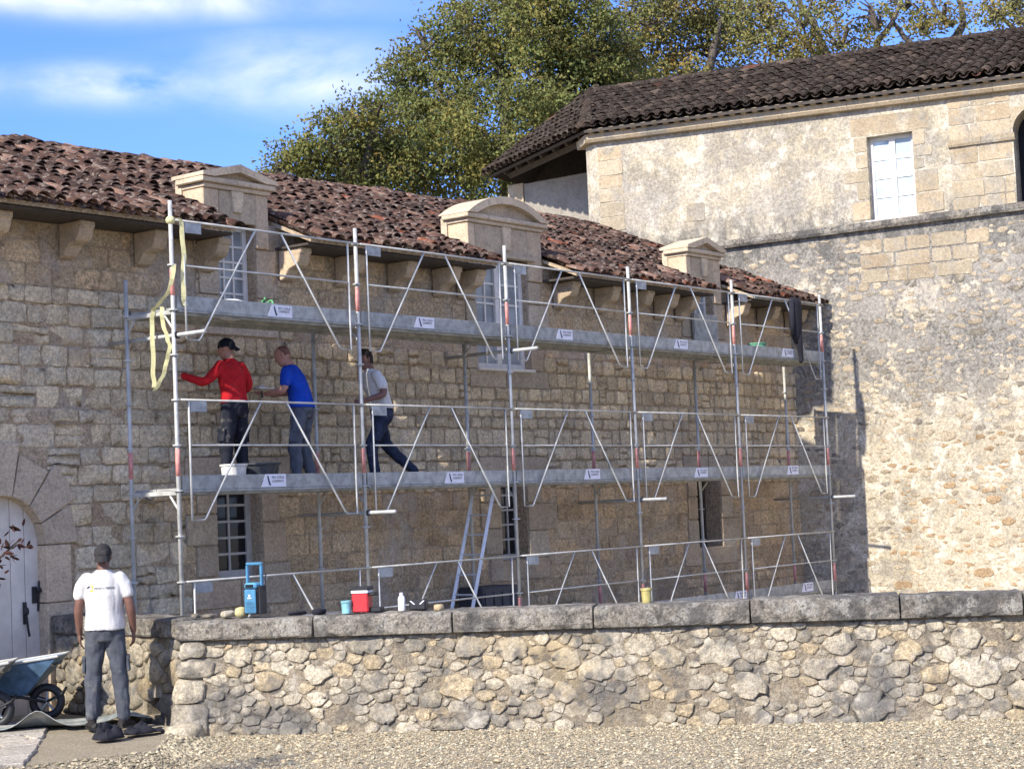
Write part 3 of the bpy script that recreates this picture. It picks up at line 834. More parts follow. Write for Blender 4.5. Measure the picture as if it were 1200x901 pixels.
# rounded corner and the hidden side of the wing
mb = MB(); prev = None
pts = [(-3.8, 0), (-3.98, -.06), (-4.10, -.18), (-4.16, -.36), (-4.16, -2.2)]
for a, b in zip(pts, pts[1:]):
    mb.add([tm(a[0], -.45, a[1]), tm(b[0], -.45, b[1]), tm(b[0], 8.75, b[1]), tm(a[0], 8.75, a[1])], [(1, 0, 3, 2)])
mb.build('corner', M['tower_render'], wing, smooth=True)
MB().prism([(8, -.5), (8, -9), (-4.1, -9), (-4.1, -2.3)], lambda u, v: tm(u, -.44, v), lambda u, v: tm(u, 8.6, v)).build('rear_block', M['tower_render'], wing)
for (op, nm) in ((TW, 'dark_window_sheet'), (ARC, 'dark_arch_sheet')):
    mb = MB(); w_ = -.46 if op is TW else -.46
    mb.prism([(op[0]-.1, op[2]-.1), (op[1]+.1, op[2]-.1), (op[1]+.1, op[3]+.1), (op[0]-.1, op[3]+.1)], lambda u, v: tm(u, v, w_), lambda u, v: tm(u, v, w_-.03))
    mb.build(nm, M['dark_inside'], wing)  # near-black sheet, the darkness inside the opening put into its colour
# arch head: the two spandrels and the ring
cxs, zs_, ra = 4.64, 7.86, .42
for sd in (-1, 1):
    q = [(cxs+sd*ra, zs_)]+[(cxs+sd*ra*math.cos(t), zs_+ra*math.sin(t)) for t in np.linspace(.15, math.pi/2, 8)]+[(cxs, 8.30), (cxs+sd*(ra+.02), 8.30)]
    mb = MB(); mb.prism(q if sd > 0 else q[::-1], lambda u, v: tm(u, v, .012), lambda u, v: tm(u, v, -.44)); mb.build('spandrel', M['quoin'], wing)
# window
window(TW, .17, wing, M['white_paint'], M['bright_glass'], 2, 4, tm, .07, .03, mull=.11)
mb = MB(); mb.prism([(1.52, 6.515), (2.50, 6.515), (2.50, 6.58), (1.52, 6.58)], lambda u, v: tm(u, v, .05), lambda u, v: tm(u, v, -.16)); mb.build('sill', M['white_paint'], wing, bevel=.006)
# ashlar blocks set in the render
BL = [(1.28, 2.78, 8.14, 8.49)]
for z0, z1, e in ((6.6, 6.95, .34), (6.98, 7.28, .22), (7.3, 7.52, .42), (7.55, 7.82, .22), (7.85, 8.12, .24)):
    BL.append((1.60-e, 1.594, z0, z1))
for z0, z1, e in ((6.62, 6.98, .5), (7.0, 7.4, .42), (7.43, 7.62, .18), (7.65, 7.82, .34), (7.86, 8.12, .22)):
    BL.append((2.446, 2.446+e, z0, z1))
rr = random.Random(9)
z = 6.55
for hh in (.26, .30, .30, .30, .03, .28, .30, .19):
    if hh < .1: z += .13; continue
    s = 3.10
    while s < 4.2:
        e = min(4.212, s+rr.uniform(.36, .62))
        if 4.212-e < .15: e = 4.212
        BL.append((s, e-.012, z, z+hh-.012)); s = e
    z += hh
z = 6.95
while z < 8.55:
    hh = rr.uniform(.24, .33); s = -3.78
    BL.append((s, s+.52+rr.uniform(-.02, .02), z, min(8.6, z+hh-.012))); z += hh
BL += [(-1.98, -1.60, 6.95, 7.30)]
for r_ in range(3):
    s = 1.35
    while s < 3.3:
        e = s+rr.uniform(.35, .7); BL.append((s, e-.02, 5.98-r_*.27, 6.23-r_*.27)); s = e
for (a, b, c, d) in BL:
    p = rect_poly(a, b, c, d, .009, .02)
    k = rr.uniform(.86, 1.08)*(.86 if d < 6.3 else 1); w = rr.uniform(-.02, .05)
    pillow(p, .004+rr.uniform(0, .010), .03, tm, .93, .85, .003, .02, grey(k, w)).build('block', M['quoin'], twall, smooth=False)
# impost band, string course, cornice
def run(name, s0, s1, zf, h, w, mt, n=1, tone=1.0):
    for i in range(n):
        a, b = s0+(s1-s0)*i/n, s0+(s1-s0)*(i+1)/n-.006
        mb = MB(); k = rr.uniform(.9, 1.08)*tone
        za, zb = zf(a), zf(b)
        v = [tm(a, za, -.02), tm(b, zb, -.02), tm(b, zb, w*.75), tm(a, za, w*.75), tm(a, za+h, -.02), tm(b, zb+h, -.02), tm(b, zb+h, w), tm(a, za+h, w), tm(a, za+h*.35, w), tm(b, zb+h*.35, w)]
        mb.add(v, [(0,1,2,3), (3,2,9,8), (8,9,6,7), (4,7,6,5), (0,3,8,7,4), (1,5,6,9,2)], grey(k, .03))
        mb.build(name, mt, wing)
run('impost', 3.08, 4.26, lambda s: 7.72, .125, .06, M['quoin'], 2, .8)
run('string_course', -2.0, 7.9, lambda s: 6.36+.017*(s+1.2), .14, .13, M['coping'], 9, 1.0)
CZ = lambda s: 8.715-.016*(s+3.1)
run('cornice', -3.95, 7.9, CZ, .155, .17, M['quoin'], 9, 1.15)
# corner piece of the cornice turning into the shade
mb = MB(); a0 = tm(-3.95, CZ(-3.95), .17); 
mb.add([tm(-3.95, CZ(-3.95), -.1), tm(-3.95, CZ(-3.95), .16), tm(-4.34, CZ(-4.3)-.03, -.30), tm(-4.1, CZ(-4.3)-.03, -.45), tm(-3.95, CZ(-3.95)+.155, -.1), tm(-3.95, CZ(-3.95)+.155, .17), tm(-4.36, CZ(-4.3)+.125, -.30), tm(-4.1, CZ(-4.3)+.125, -.45)],
       [(0,1,2,3), (1,5,6,2), (4,7,6,5), (2,6,7,3), (0,4,5,1), (3,7,4,0)]); mb.build('cornice', M['quoin'], wing)
# rubble that shows through the render
def bad(s, z):
    if z > 6.32: return True
    if s > 1.2 and s < 3.4 and z > 5.38: return True
    return False
pieces = []
rs = random.Random(4)
for poly, r in cells(-.9, 6.2, -.3, 6.3, [(.15, 40), (.105, 300), (.08, 1800), (.06, 9000), (.045, 9000)], 21, aspect=1.7, bad=bad):
    cxm = sum(p[0] for p in poly)/len(poly); czm = sum(p[1] for p in poly)/len(poly)
    if rs.random() < .38: continue
    low = czm < 2.6
    gap = rs.uniform(.012, .032)
    q = soften(poly, gap+r*.12, rs, r*.07, 12)
    t = rs.random()
    if low and cxm > 1.6 and t < .5: k = rs.uniform(.8, 1.15); c = (k*1.15, k*.92, k*.68)
    elif t < .34: k = rs.uniform(.55, .9); c = (k*.98, k*.98, k*.98)
    else: k = rs.uniform(.85, 1.35); c = (k*1.06, k*.99, k*.88)
    pieces.append((pillow(q, rs.uniform(-.002, .008), .02, tm, .74, .6, .003, .03, c), Vector(tm(cxm, czm, 0)), r))
emit(pieces, 'stone', M['rubble'], twall, 'stonework', 300)
# roof of the wing
KR = .42
ez = lambda s: 8.93-.016*s
def tr(s, w): return Vector(tm(s, ez(s)+KR*(-w+.3), w))      # w positive outwards
slab = MB(); V0 = [tr(-3.9, .30), tr(8, .30), tr(8, -3.5), tr(-5.4, -3.5)]; dz = Vector((0, 0, -.05))
slab.add([v+dz for v in V0]+[v+dz*2 for v in V0], [(0,1,2,3), (7,6,5,4), (0,4,5,1), (1,5,6,2), (2,6,7,3), (3,7,4,0)])
back = [tr(-5.4, -3.5)+dz, tr(8, -3.5)+dz, Vector(tm(8, 8.6, -8)), Vector(tm(-5.4, 8.6, -8))]
slab.add(back, [(0,1,2,3)])
troof = slab.build('roof', M['dark_wood'], wing)
def wing_tint(r_):
    t = r_.random(); k = r_.uniform(.7, 1.4)
    if t < .018: return (k*2.2, k*1.3, k*1.1)
    if t < .12: return (k*2.4, k*2.3, k*2.2)
    return (k, k*.97, k*.95)
aT = (tr(4, .3)-tr(0, .3)).normalized(); bT = (tr(0, -1)-tr(0, .3)); bT = (bT-aT*bT.dot(aT)).normalized()
def tk(P):
    s = (P-TP).dot(TD); w = -(P-TP).dot(TN)
    return w > -3.5 and s > -3.9-(.3-w)*.42 and s < 6.2
tiles(troof, M['tower_tile'], tr(-6.4, .33), aT, bT, 58, 11, .225, .40, tk, 'roof_tile', 'roof_tiling', 300, wing_tint, 8, .6, .098, .034)
for k in range(32):
    s0 = -5.45+k*.36
    mb = MB(); vs = []; fs = []
    for yy in (0, .4):
        P = tr(s0+yy, -3.5)
        for i in range(7):
            t = math.pi*i/6; r = .14 if yy == 0 else .12
            vs.append(P+TN*(-r*math.cos(t))+Vector((0, 0, r*math.sin(t)*.8+.02)))
    for i in range(6): fs.append((i, i+1, 8+i, 7+i))
    fs.append(tuple(range(6, -1, -1)))
    mb.add(vs, fs, wing_tint(rng)); mb.build('ridge_tile', M['tower_tile'], troof, smooth=True)
for k in range(46):
    s0 = -3.72+k*.225-.08
    if s0 > 6: break
    mb = MB(); v = [Vector(tm(s0-.045+dx, CZ(s0)+.158+zz, ww)) for zz in (0, .075) for dx, ww in ((0, .05), (.09, .05), (.09, .27), (0, .27))]
    mb.add(v, [(0,3,2,1), (4,5,6,7), (0,1,5,4), (1,2,6,5), (2,3,7,6), (3,0,4,7)], grey(rng.uniform(1.0, 1.25), .02)); mb.build('mortar_plug', M['quoin'], wing)
# hipped end over the open loft
K = tr(-3.9, .34); Q = Vector((16.79, 8.822, 8.88)); R0 = tr(-5.4, -3.5)
aF = (Q-K).normalized(); nF = aF.cross((R0-K)).normalized(); nF = nF if nF.z > 0 else -nF; bF = nF.cross(aF)
if bF.z < 0: bF = -bF
slab = MB(); d2 = -nF*.05; QL = (Q-K).length
V0 = [K, Q, R0]; slab.add([v+d2 for v in V0]+[v+d2*2.2 for v in V0], [(0,1,2), (5,4,3), (0,3,4,1), (1,4,5,2), (2,5,3,0)])
slab.add([Q+d2, R0+d2, R0+Vector((3, 3, -1.5)), Q+Vector((3, .5, 0))], [(0, 1, 2, 3)])
froof = slab.build('hip_roof', M['dark_wood'], wing)
hipd = (R0-K)
def fk(P):
    q = P-K; u = q.dot(aF); v = q.dot(bF)
    hu, hv = hipd.dot(aF), hipd.dot(bF)
    return u > hu*v/hv-.05 and u < QL+(hu-QL)*v/hv+.05 and v < hv*1.0
tiles(froof, M['tower_tile'], K-aF*.0-bF*.08, aF, bF, 26, 14, .215, .33, fk, 'roof_tile', 'roof_tiling', 140, wing_tint, 14, .8, .105)
for k in range(12):
    P0_ = K+hipd*(k/12.2); P1_ = K+hipd*((k+1.12)/12.2); d = (P1_-P0_).normalized(); sd = d.cross(Vector((0, 0, 1))).normalized(); un = sd.cross(d)
    mb = MB(); vs = []; fs = []
    for P, r in ((P0_, .13), (P1_, .11)):
        for i in range(7):
            t = math.pi*i/6; vs.append(P+sd*(-r*math.cos(t))+un*(r*math.sin(t)+.03))
    for i in range(6): fs.append((i, i+1, 8+i, 7+i))
    fs.append(tuple(range(6, -1, -1)))
    mb.add(vs, fs, wing_tint(rng)); mb.build('ridge_tile', M['tower_tile'], froof, smooth=True)
for k in range(10):
    P0_ = Q+(R0-Q)*(k/10.2); P1_ = Q+(R0-Q)*((k+1.12)/10.2); d = (P1_-P0_).normalized(); sd = d.cross(Vector((0, 0, 1))).normalized(); un = sd.cross(d)
    mb = MB(); vs = []; fs = []
    for P, r in ((P0_, .12), (P1_, .10)):
        for i in range(7):
            t = math.pi*i/6; vs.append(P+sd*(-r*math.cos(t))+un*(r*math.sin(t)+.02))
    for i in range(6): fs.append((i, i+1, 8+i, 7+i))
    fs.append(tuple(range(6, -1, -1)))
    mb.add(vs, fs, wing_tint(rng)); mb.build('ridge_tile', M['tower_tile'], froof, smooth=True)
# rafters under the overhang, loft wall and its end pier
for i in range(7):
    u = .5+i*.55
    a_ = K+aF*u+bF*.1-nF*.17; b_ = K+aF*(u)+bF*max(.3, min(2.6, (u-.15)*hipd.dot(bF)/max(hipd.dot(aF), .05), (QL-.15-u)*hipd.dot(bF)/(QL-hipd.dot(aF))))-nF*.17
    MB().tube([a_, b_], .06, 4).build('rafter', M['dark_wood'], wing)
MB().tube([K+aF*.1+bF*.3-nF*.3, K+aF*4.0+bF*.3-nF*.3], .09, 4).build('wall_plate', M['dark_wood'], wing)
MB().prism([(-4.14, 8.5), (-3.7, 8.5), (-3.7, 9.02), (-4.14, 8.98)], lambda u, v: tm(u, v, -.30), lambda u, v: tm(u, v, -2.4)).build('corner_fill', M['dark_wood'], wing)  # added filler block closing a sky gap between wall top and roof
LX = 17.25
lw = MB(); lw.box((LX, 5.0, 6.2), (LX+.4, 8.16, 8.62)); lw.build('loft_wall', stone_mat('loft_plaster', (.33,.30,.245), (.28,.255,.21), (.15,.14,.12), (.40,.365,.30), bump=.3, darkamt=.35, paleamt=.3, grain=.4), wing)  # plaster colour darkened to hold the shade of the roof overhang
for i in range(4):
    z0 = 6.9+i*.44; e = .02
    MB().box((LX-.03, 8.17-.0, z0), (LX+.42, 8.60+rng.uniform(-.02, .02), z0+.43), None, grey(rng.uniform(1.0, 1.2), .04)).build('pier_block', M['quoin'], wing, bevel=.01)
MB().box((LX+1.5, 4.8, 6.5), (LX+1.6, 9.5, 9.95)).build('loft_back', M['dark_wood'], wing)

# ------------------------------------------------------------------ low wall in front
low = thing('boundary_wall', 'low battered rubble wall with weathered grey coping slabs along the gravel', 'wall', (-1.25, -1.4, -.45))
WH = 1.14; ZT = .69; ZC = .475; BAT = .12
Td = Vector((dC[0], dC[1], 0)).normalized(); Tn = Vector((nC[0], nC[1], 0)).normalized(); TC = Vector((-1.25, -1.40, 0))
def cm(s, z, w):
    t = (ZC-z)/(ZC+.45)
    return tuple(TC+Td*(s-BAT*.9*max(0, t)*(1 if s < .4 else 0)*max(0, 1-s/.4))+Tn*(.045-BAT*max(0, t)-w)+Vector((0, 0, z)))
mb = MB(); sheet(mb, list(np.arange(0, 12.01, .5)), [-.5, -.2, .1, .3, ZC], [], lambda s, z, w: cm(s, z, -.003), 0)
cwall = mb.build('core', M['wall_mortar'], low, smooth=False)
b0 = TC+Tn*.55
# back and top of the core
mb = MB(); s0, s1 = 0.03, 12
q = [TC+Td*s0+Tn*.06, TC+Td*s1+Tn*.06, TC+Td*s1+Tn*.52, TC+Td*s0+Tn*.52]
mb.add([v+Vector((0, 0, -.5)) for v in q]+[v+Vector((0, 0, ZC-.003)) for v in q], [(0,1,2,3), (4,7,6,5), (1,0,4,5), (2,1,5,6), (3,2,6,7), (0,3,7,4)]); mb.build('backing', M['wall_mortar'], low)
def patch(s, z):
    return mnoise.noise(Vector((s*.55, z*1.4, 7.3)))
def wtone(s, z, rs):
    pt = patch(s, z); t = rs.random()
    if t < .20: k = rs.uniform(.85, 1.1); return (k*1.08, k*.97, k*.78)
    if t < .38: k = rs.uniform(.62, .85); return (k, k*.98, k*.94)
    k = rs.uniform(.85, 1.22); return (k*1.02, k, k*.94)
pieces = []; rs = random.Random(15)
def badc(s, z): return s < .30
for poly, r in cells(0, 11.2, -.46, ZC-.01, [(.15, 34), (.105, 130), (.075, 700), (.056, 3500), (.042, 12000), (.032, 12000)], 33, aspect=1.5, bad=badc):
    cxm = sum(p[0] for p in poly)/len(poly); czm = sum(p[1] for p in poly)/len(poly)
    q = rough(poly, rs.uniform(.002, .010), rs, r*.17)
    if rs.random() < .10: continue
    q = [(max(.02, a), b) for a, b in q]
    lift = min(.024, .004+r*.16)*rs.uniform(.1, 1.35)
    pieces.append((pillow(q, lift, .03, cm, .86, .8, r*.06, .16, wtone(cxm, czm, rs)), Vector(cm(cxm, czm, 0)), r))
emit(pieces, 'stone', M['wall_stone'], cwall, 'stonework', 300)
# corner quoins of the wall
for (z0, z1, e) in ((-.46, -.14, .30), (-.13, .10, .26), (.11, .29, .33), (.30, ZC-.01, .24)):
    pillow(rect_poly(-.03, e, z0, z1, .012, .04), .05, .06, cm, .85, .7, .008, .03, wtone(0, 0, rs)).build('quoin', M['wall_stone'], cwall, smooth=True)
# coping slabs
js = [-.06, 1.36, 2.75, 4.12, 5.60, 6.97, 8.07, 9.5, 10.9, 12.0]
for a, b in zip(js, js[1:]):
    mb = MB(); dzz = rng.uniform(-.018, .018); n = 14
    prof_ = [(-.035, ZC+.005), (-.05, ZC+.05), (-.045, ZT-.035), (-.015, ZT-.003), (.30, ZT+.005), (.58, ZT-.01), (.58, ZC+.005)]
    vs = []; fs = []
    for i in range(n+1):
        s = a+.008+(b-a-.016)*i/n
        for (w, z) in prof_:
            e = .015
            vs.append(TC+Td*(s+rng.uniform(-e, e)*(0 < i < n))+Tn*(w+rng.uniform(-e, e))+Vector((0, 0, z+dzz*(z > ZC+.02)+rng.uniform(-e, e)*(z > ZC+.02)*.6)))
    mp_ = len(prof_)
    for i in range(n):
        for j in range(mp_):
            k = (j+1) % mp_; fs.append((i*mp_+j, i*mp_+k, (i+1)*mp_+k, (i+1)*mp_+j))
    fs += [tuple(range(mp_)), tuple(n*mp_+j for j in range(mp_-1, -1, -1))]
    mb.add(vs, fs, grey(rng.uniform(.8, 1.15), .02)); mb.build('coping_slab', M['coping'], low, bevel=.006)
# return of the wall towards the house
AA = Vector((-.87, 1.12, 0)); AB = Vector((-1.27, -1.36, 0)); Ad = (AB-AA).normalized(); An = Vector((-Ad.y, Ad.x, 0)); AL = (AB-AA).length
if An.x > 0: An = -An
def am(s, z, w): return tuple(AA+Ad*s+An*(w-.03)+Vector((0, 0, z)))
DRN = (1.85, 2.10, -.28, -.10)
mb = MB(); sheet(mb, [0, .5, 1, 1.5, 2, AL], [-.5, 0, .5], [DRN], am, .25)
awall = mb.build('return_core', M['wall_mortar'], low)
mb = MB(); mb.prism([(0, -.26), (AL, -.26), (AL, -.40), (0, -.40)], lambda u, v: am(u, -.48, v), lambda u, v: am(u, .49, v)); mb.build('return_backing', M['dark_inside'], low)
pieces = []
def bada(s, z): return DRN[0]-.05 < s < DRN[1]+.05 and z < DRN[3]+.05
for poly, r in cells(0, AL, -.34, .50, [(.15, 60), (.11, 200), (.08, 900), (.055, 2500)], 35, aspect=1.3, bad=bada):
    cxm = sum(p[0] for p in poly)/len(poly); czm = sum(p[1] for p in poly)/len(poly)
    q = rough(poly, rs.uniform(.003, .010), rs, r*.14)
    if bada(cxm, czm): continue
    pieces.append((pillow(q, rs.uniform(.025, .045), .03, am, .80, .7, r*.06, .1, tuple(.72*x for x in wtone(3.0, czm+5, rs))), Vector(am(cxm, czm, 0)), r))  # stones tinted darker, part of the return's shade put into their colour
emit(pieces, 'return_stone', M['wall_stone'], awall, 'return_stonework', 120)
for a, b in ((-.02, .55), (.56, 1.32), (1.33, 2.02), (2.03, 2.50)):
    mb = MB(); mb.prism([(a, .055), (b, .055), (b, -.42), (a, -.42)], lambda u, v: am(u, .505+rng.uniform(-.006, .006), v), lambda u, v: am(u, .70+rng.uniform(-.012, .012), v), grey(rng.uniform(.8, 1.0), .03)); mb.build('coping_slab', M['coping'], low, bevel=.02)
# big loose stone at the foot of the corner
def rock(name, cen, rx, ry, rz, mt, seed, label, cat, tone=(1,1,1), group=None, amp=.3):
    mb = MB(); mb.ell((0, 0, 0), 1, 1, 1, 10, 7, None, tone)
    vs = []
    for v in mb.v:
        k = 1+amp*mnoise.noise(Vector(v)*1.3+Vector((seed, seed*.7, 0)))
        v = Vector(v)*k; mx = max(abs(v.x), abs(v.y), abs(v.z)); v = v*.55+Vector((v.x, v.y, v.z))*.45/max(mx, .3)
        vs.append((cen[0]+v.x*rx, cen[1]+v.y*ry, cen[2]+v.z*rz))
    mb.v = vs
    o = put(name, mb.mesh(name, True), mt, None, label=label, category=cat, group=group); return o
rock('foot_stone', (-1.68, -1.86, -.38),   .20, .17, .12, M['wall_stone'], 3.3, 'pale worn stone at the foot of the low wall corner, by the paving', 'stone', (1.25, 1.22, 1.12))
# gravel banked up against the paving edge
bk_ = MB(); E_ = [(-9.0, -.15), (-2.75, -2.72), (-1.52, -1.62)]
bn = [Vector((-.38, -.92, 0)), Vector((.05, -1, 0)), Vector((.75, -.66, 0))]
top_ = []; bot_ = []
for i in range(2):
    for k in range(12):
        t = k/12; p = Vector((*E_[i], 0)).lerp(Vector((*E_[i+1], 0)), t); nn = bn[i].lerp(bn[i+1], t).normalized()
        top_.append(p-nn*.03+Vector((0, 0, -.335+rng.uniform(-.02, .0)))); bot_.append(p+nn*rng.uniform(.38, .55)+Vector((0, 0, -.455)))
m1 = len(top_); bk_.add(top_+bot_, [(i, i+1, m1+i+1, m1+i) for i in range(m1-1)]); bk_.build('gravel_bank', M['gravel_ground'], kind='structure', label='gravel banked against the worn edge of the paving')
pb = MB(); V = []; F = []; Cc = []
for k in range(9000):
    i = nrs.randint(0, m1-1); u = nrs.rand(); v = nrs.rand()
    p = np.array(top_[i])*(1-u)*(1-v)+np.array(top_[i+1])*u*(1-v)+np.array(bot_[i])*(1-u)*v+np.array(bot_[i+1])*u*v
    if p[0] < -5: continue
    r = nrs.gamma(4, .0028); q = octa*np.array([r*1.3, r, r*.7])+nrs.uniform(-.25, .25, (6, 3))*r; o = len(V)
    V += (q+p+np.array([0, 0, r*.3])).tolist(); F += [tuple(a_+o for a_ in f) for f in of]; tn = nrs.uniform(.45, 1.5); Cc += [(tn, tn*.97, tn*.92)]*6
pb.v = V; pb.f = F; pb.c = Cc; pb.build('gravel', M['gravel'], kind='stuff', label='loose gravel along the edge of the paving')
# paving in front of the door
pav = thing('paving', 'worn stone paving in front of the white arched door', 'paving', (-3, -1, -.4), kind='structure')
del pav['category']
M['paving'] = stone_mat('paving', (.47,.43,.36), (.40,.37,.31), (.2,.18,.15), (.55,.52,.46), bump=.4, darkamt=.4, paleamt=.3)
E0 = Vector((-9.0, -.15, 0)); E1 = Vector((-2.75, -2.72, 0)); Ed = (E1-E0).normalized(); En = Vector((-Ed.y, Ed.x, 0))
mb = MB(); q = [E0, E1, Vector((-1.45, -1.55, 0)), Vector((-1.0, .9, 0)), Vector((-.8, 1.13, 0)), Vector((-9, 1.13, 0))]
mb.add([v+Vector((0, 0, -.50)) for v in q]+[v+Vector((0, 0, -.335)) for v in q], [tuple(range(5, -1, -1)), tuple(range(6, 12))]+[(i, (i+1) % 6, 6+(i+1) % 6, 6+i) for i in range(6)])
mb.build('bed', M['gravel_ground'], pav)
def inside(P):
    for i in range(6):
        a, b = q[i], q[(i+1) % 6]
        if (b-a).cross(P-a).z < -.0: return False
    return True
rs = random.Random(77)
w = 0.0
while w < 3.6:
    d_ = rs.uniform(.38, .55); s = rs.uniform(-.5, 0)
    while s < 7.6:
        L = rs.uniform(.5, .95)
        poly = [(s, w), (s+L, w), (s+L, w+d_), (s, w+d_)]
        P2 = [(E0+Ed*a+En*b) for a, b in poly]; pp = [(v.x, v.y) for v in P2]
        for i in range(6):
            a, b = q[i], q[(i+1) % 6]; ed = (b-a).normalized(); pp = clip_poly(pp, ed.y, -ed.x, ed.y*a.x-ed.x*a.y)
            if len(pp) < 3: break
        if len(pp) >= 3:
            A_ = abs(sum(pp[i][0]*pp[(i+1) % len(pp)][1]-pp[(i+1) % len(pp)][0]*pp[i][1] for i in range(len(pp))))/2
            cxp = sum(p[0] for p in pp)/len(pp); cyp = sum(p[1] for p in pp)/len(pp)
            if A_ > .02 and cxp > -5.5:
                q2 = soften(pp, .010, rs, .006, 14) if w > 0 else soften(pp, .012, rs, .025, 14)
                tlt = rs.uniform(-.006, .006)
                mb = MB(); mb.prism(q2, lambda u, v: (u, v, -.42), lambda u, v: (u, v, -.312+tlt), grey(rs.uniform(.85, 1.15), .02)); mb.build('paving_slab', M['paving'], pav, bevel=.008)
        s += L
    w += d_
# ------------------------------------------------------------------ scaffold
scf = thing('scaffolding', 'galvanised steel scaffolding with two working decks against the stone house', 'scaffolding', (0, 0, -.45))
LB, WI = 3.0, .79
S = M['steel']
for i in range(6):
    x = i*LB
    top = [5.22, 5.2, 5.25, 5.2, 5.22, 5.18][i]
    p = MB().tube([(x, 0, -.05), (x, 0, top)], .0242, 10).build('standard', S, scf, smooth=True)
    z = .5
    while z < top-.1:
        MB().tube([(x, 0, z-.008), (x, 0, z+.008)], .052, 10).build('rosette', S, p); z += .5
    for zl in (.14, 2.16, 4.16):
        MB().tube([(x, 0, zl), (x, 0, zl+.30)], .0262, 10).build('red_band', M['red_paint'], p, smooth=True)
    t2 = 4.42 if i == 0 else 4.02
    p = MB().tube([(x, WI, -.05), (x, WI, t2)], .0242, 10).build('standard', S, scf, smooth=True)
    z = .5
    while z < t2-.1:
        MB().tube([(x, WI, z-.008), (x, WI, z+.008)], .050, 8).build('rosette', S, p); z += .5
    for zl in (.14, 2.16): MB().tube([(x, WI, zl), (x, WI, zl+.30)], .0262, 8).build('red_band', M['red_paint'], p, smooth=True)
    for y in (0, WI):
        q = MB().box((x-.075, y-.075, -.448), (x+.075, y+.075, -.44)); q.tube([(x, y, -.44), (x, y, -.02)], .018, 8); q.build('base_jack', S, scf)
    for zd in (0, 2, 4):
        MB().box((x-.02, .026, zd-.05), (x+.02, WI-.026, zd+.0)).build('transom', S, scf, bevel=.006)
        if zd: 
            MB().tube([(x, .02, zd-.20), (x, .14, zd-.055)], .014, 6).build('knee_brace', S, scf)
            MB().tube([(x, WI-.02, zd-.20), (x, WI-.14, zd-.055)], .014, 6).build('knee_brace', S, scf)
# decks and toe boards
for zd in (0, 2, 4):
    for i in range(5):
        x0, x1 = i*LB+.03, (i+1)*LB-.03
        for (a, b) in ((.035, .395), (.405, WI-.035)):
            mb = MB(); mb.box((x0, a, zd+.004), (x1, b, zd+.03)); mb.box((x0, a, zd-.045), (x1, a+.03, zd+.0035)); mb.box((x0, b-.03, zd-.045), (x1, b, zd+.0035))
            mb.build('deck_plank', M['steel_board'], scf)
        k = rng.uniform(.9, 1.12)
        mb = MB(); mb.box((x0+.02, -.012, zd+.008), (x1-.02, .012, zd+.165), None, grey(k)); tb = mb.build('toe_board', M['steel_board'], scf, bevel=.004)
        MB().box((x0+.03, -.02, zd-.02), (x1-.03, .022, zd+.007), None, grey(.85)).build('deck_edge', M['steel_board'], scf)
    MB().box((.0, .04, zd+.034), (.022, WI-.04, zd+.165)).build('end_toe_board', M['steel_board'], scf) if False else None
# safety guard frames
def guard(i, zd):
    x0, x1 = i*LB, (i+1)*LB; y = -.05; r = .0128
    g1 = MB().tube([(x0+.03, y, zd+1.0), (x1-.03, y, zd+1.0)], r, 7).build('guardrail', S, scf, smooth=True)
    MB().tube([(x0+.15, y+.004, zd+.5), (x1-.17, y+.004, zd+.5)], r*.9, 7).build('mid_rail', S, g1, smooth=True)
    MB().tube([(x0+.14, y, zd+.985), (x0+.14, y, zd-.33), (x0+.32, y, zd-.33), (x0+.35, y, zd-.30), (x0+1.24, y, zd+.992)], r, 7).build('guard_brace', S, g1, smooth=True)
    MB().tube([(x1-.2, y, zd+.985), (x1-.2, y, zd-.33), (x1-.38, y, zd-.33), (x1-.41, y, zd-.30), (x0+1.66, y, zd+.992)], r, 7).build('guard_brace', S, g1, smooth=True)
    MB().box((x0+.16, y-.006, zd+.87), (x0+.40, y+.006, zd+.985), None, (1.05, 1.08, 1.12)).build('guard_plate', M['steel_board'], g1)
for zd in (0, 2, 4):
    for i in range(5): guard(i, zd)
# tie tubes through to the wall
for (x, z) in ((0.04, 3.72), (3.04, 1.67), (6.05, 3.80), (9.05, 1.69), (15.04, 1.60)):
    MB().tube([(x, YF-.002, z), (x, -.46, z)], .0242, 10).build('tie_tube', S, scf, smooth=True)
    mb = MB(); mb.box((x-.05, -.03, z-.035), (x+.035, .03, z+.035)); mb.build('coupler', M['iron'], scf, bevel=.008)
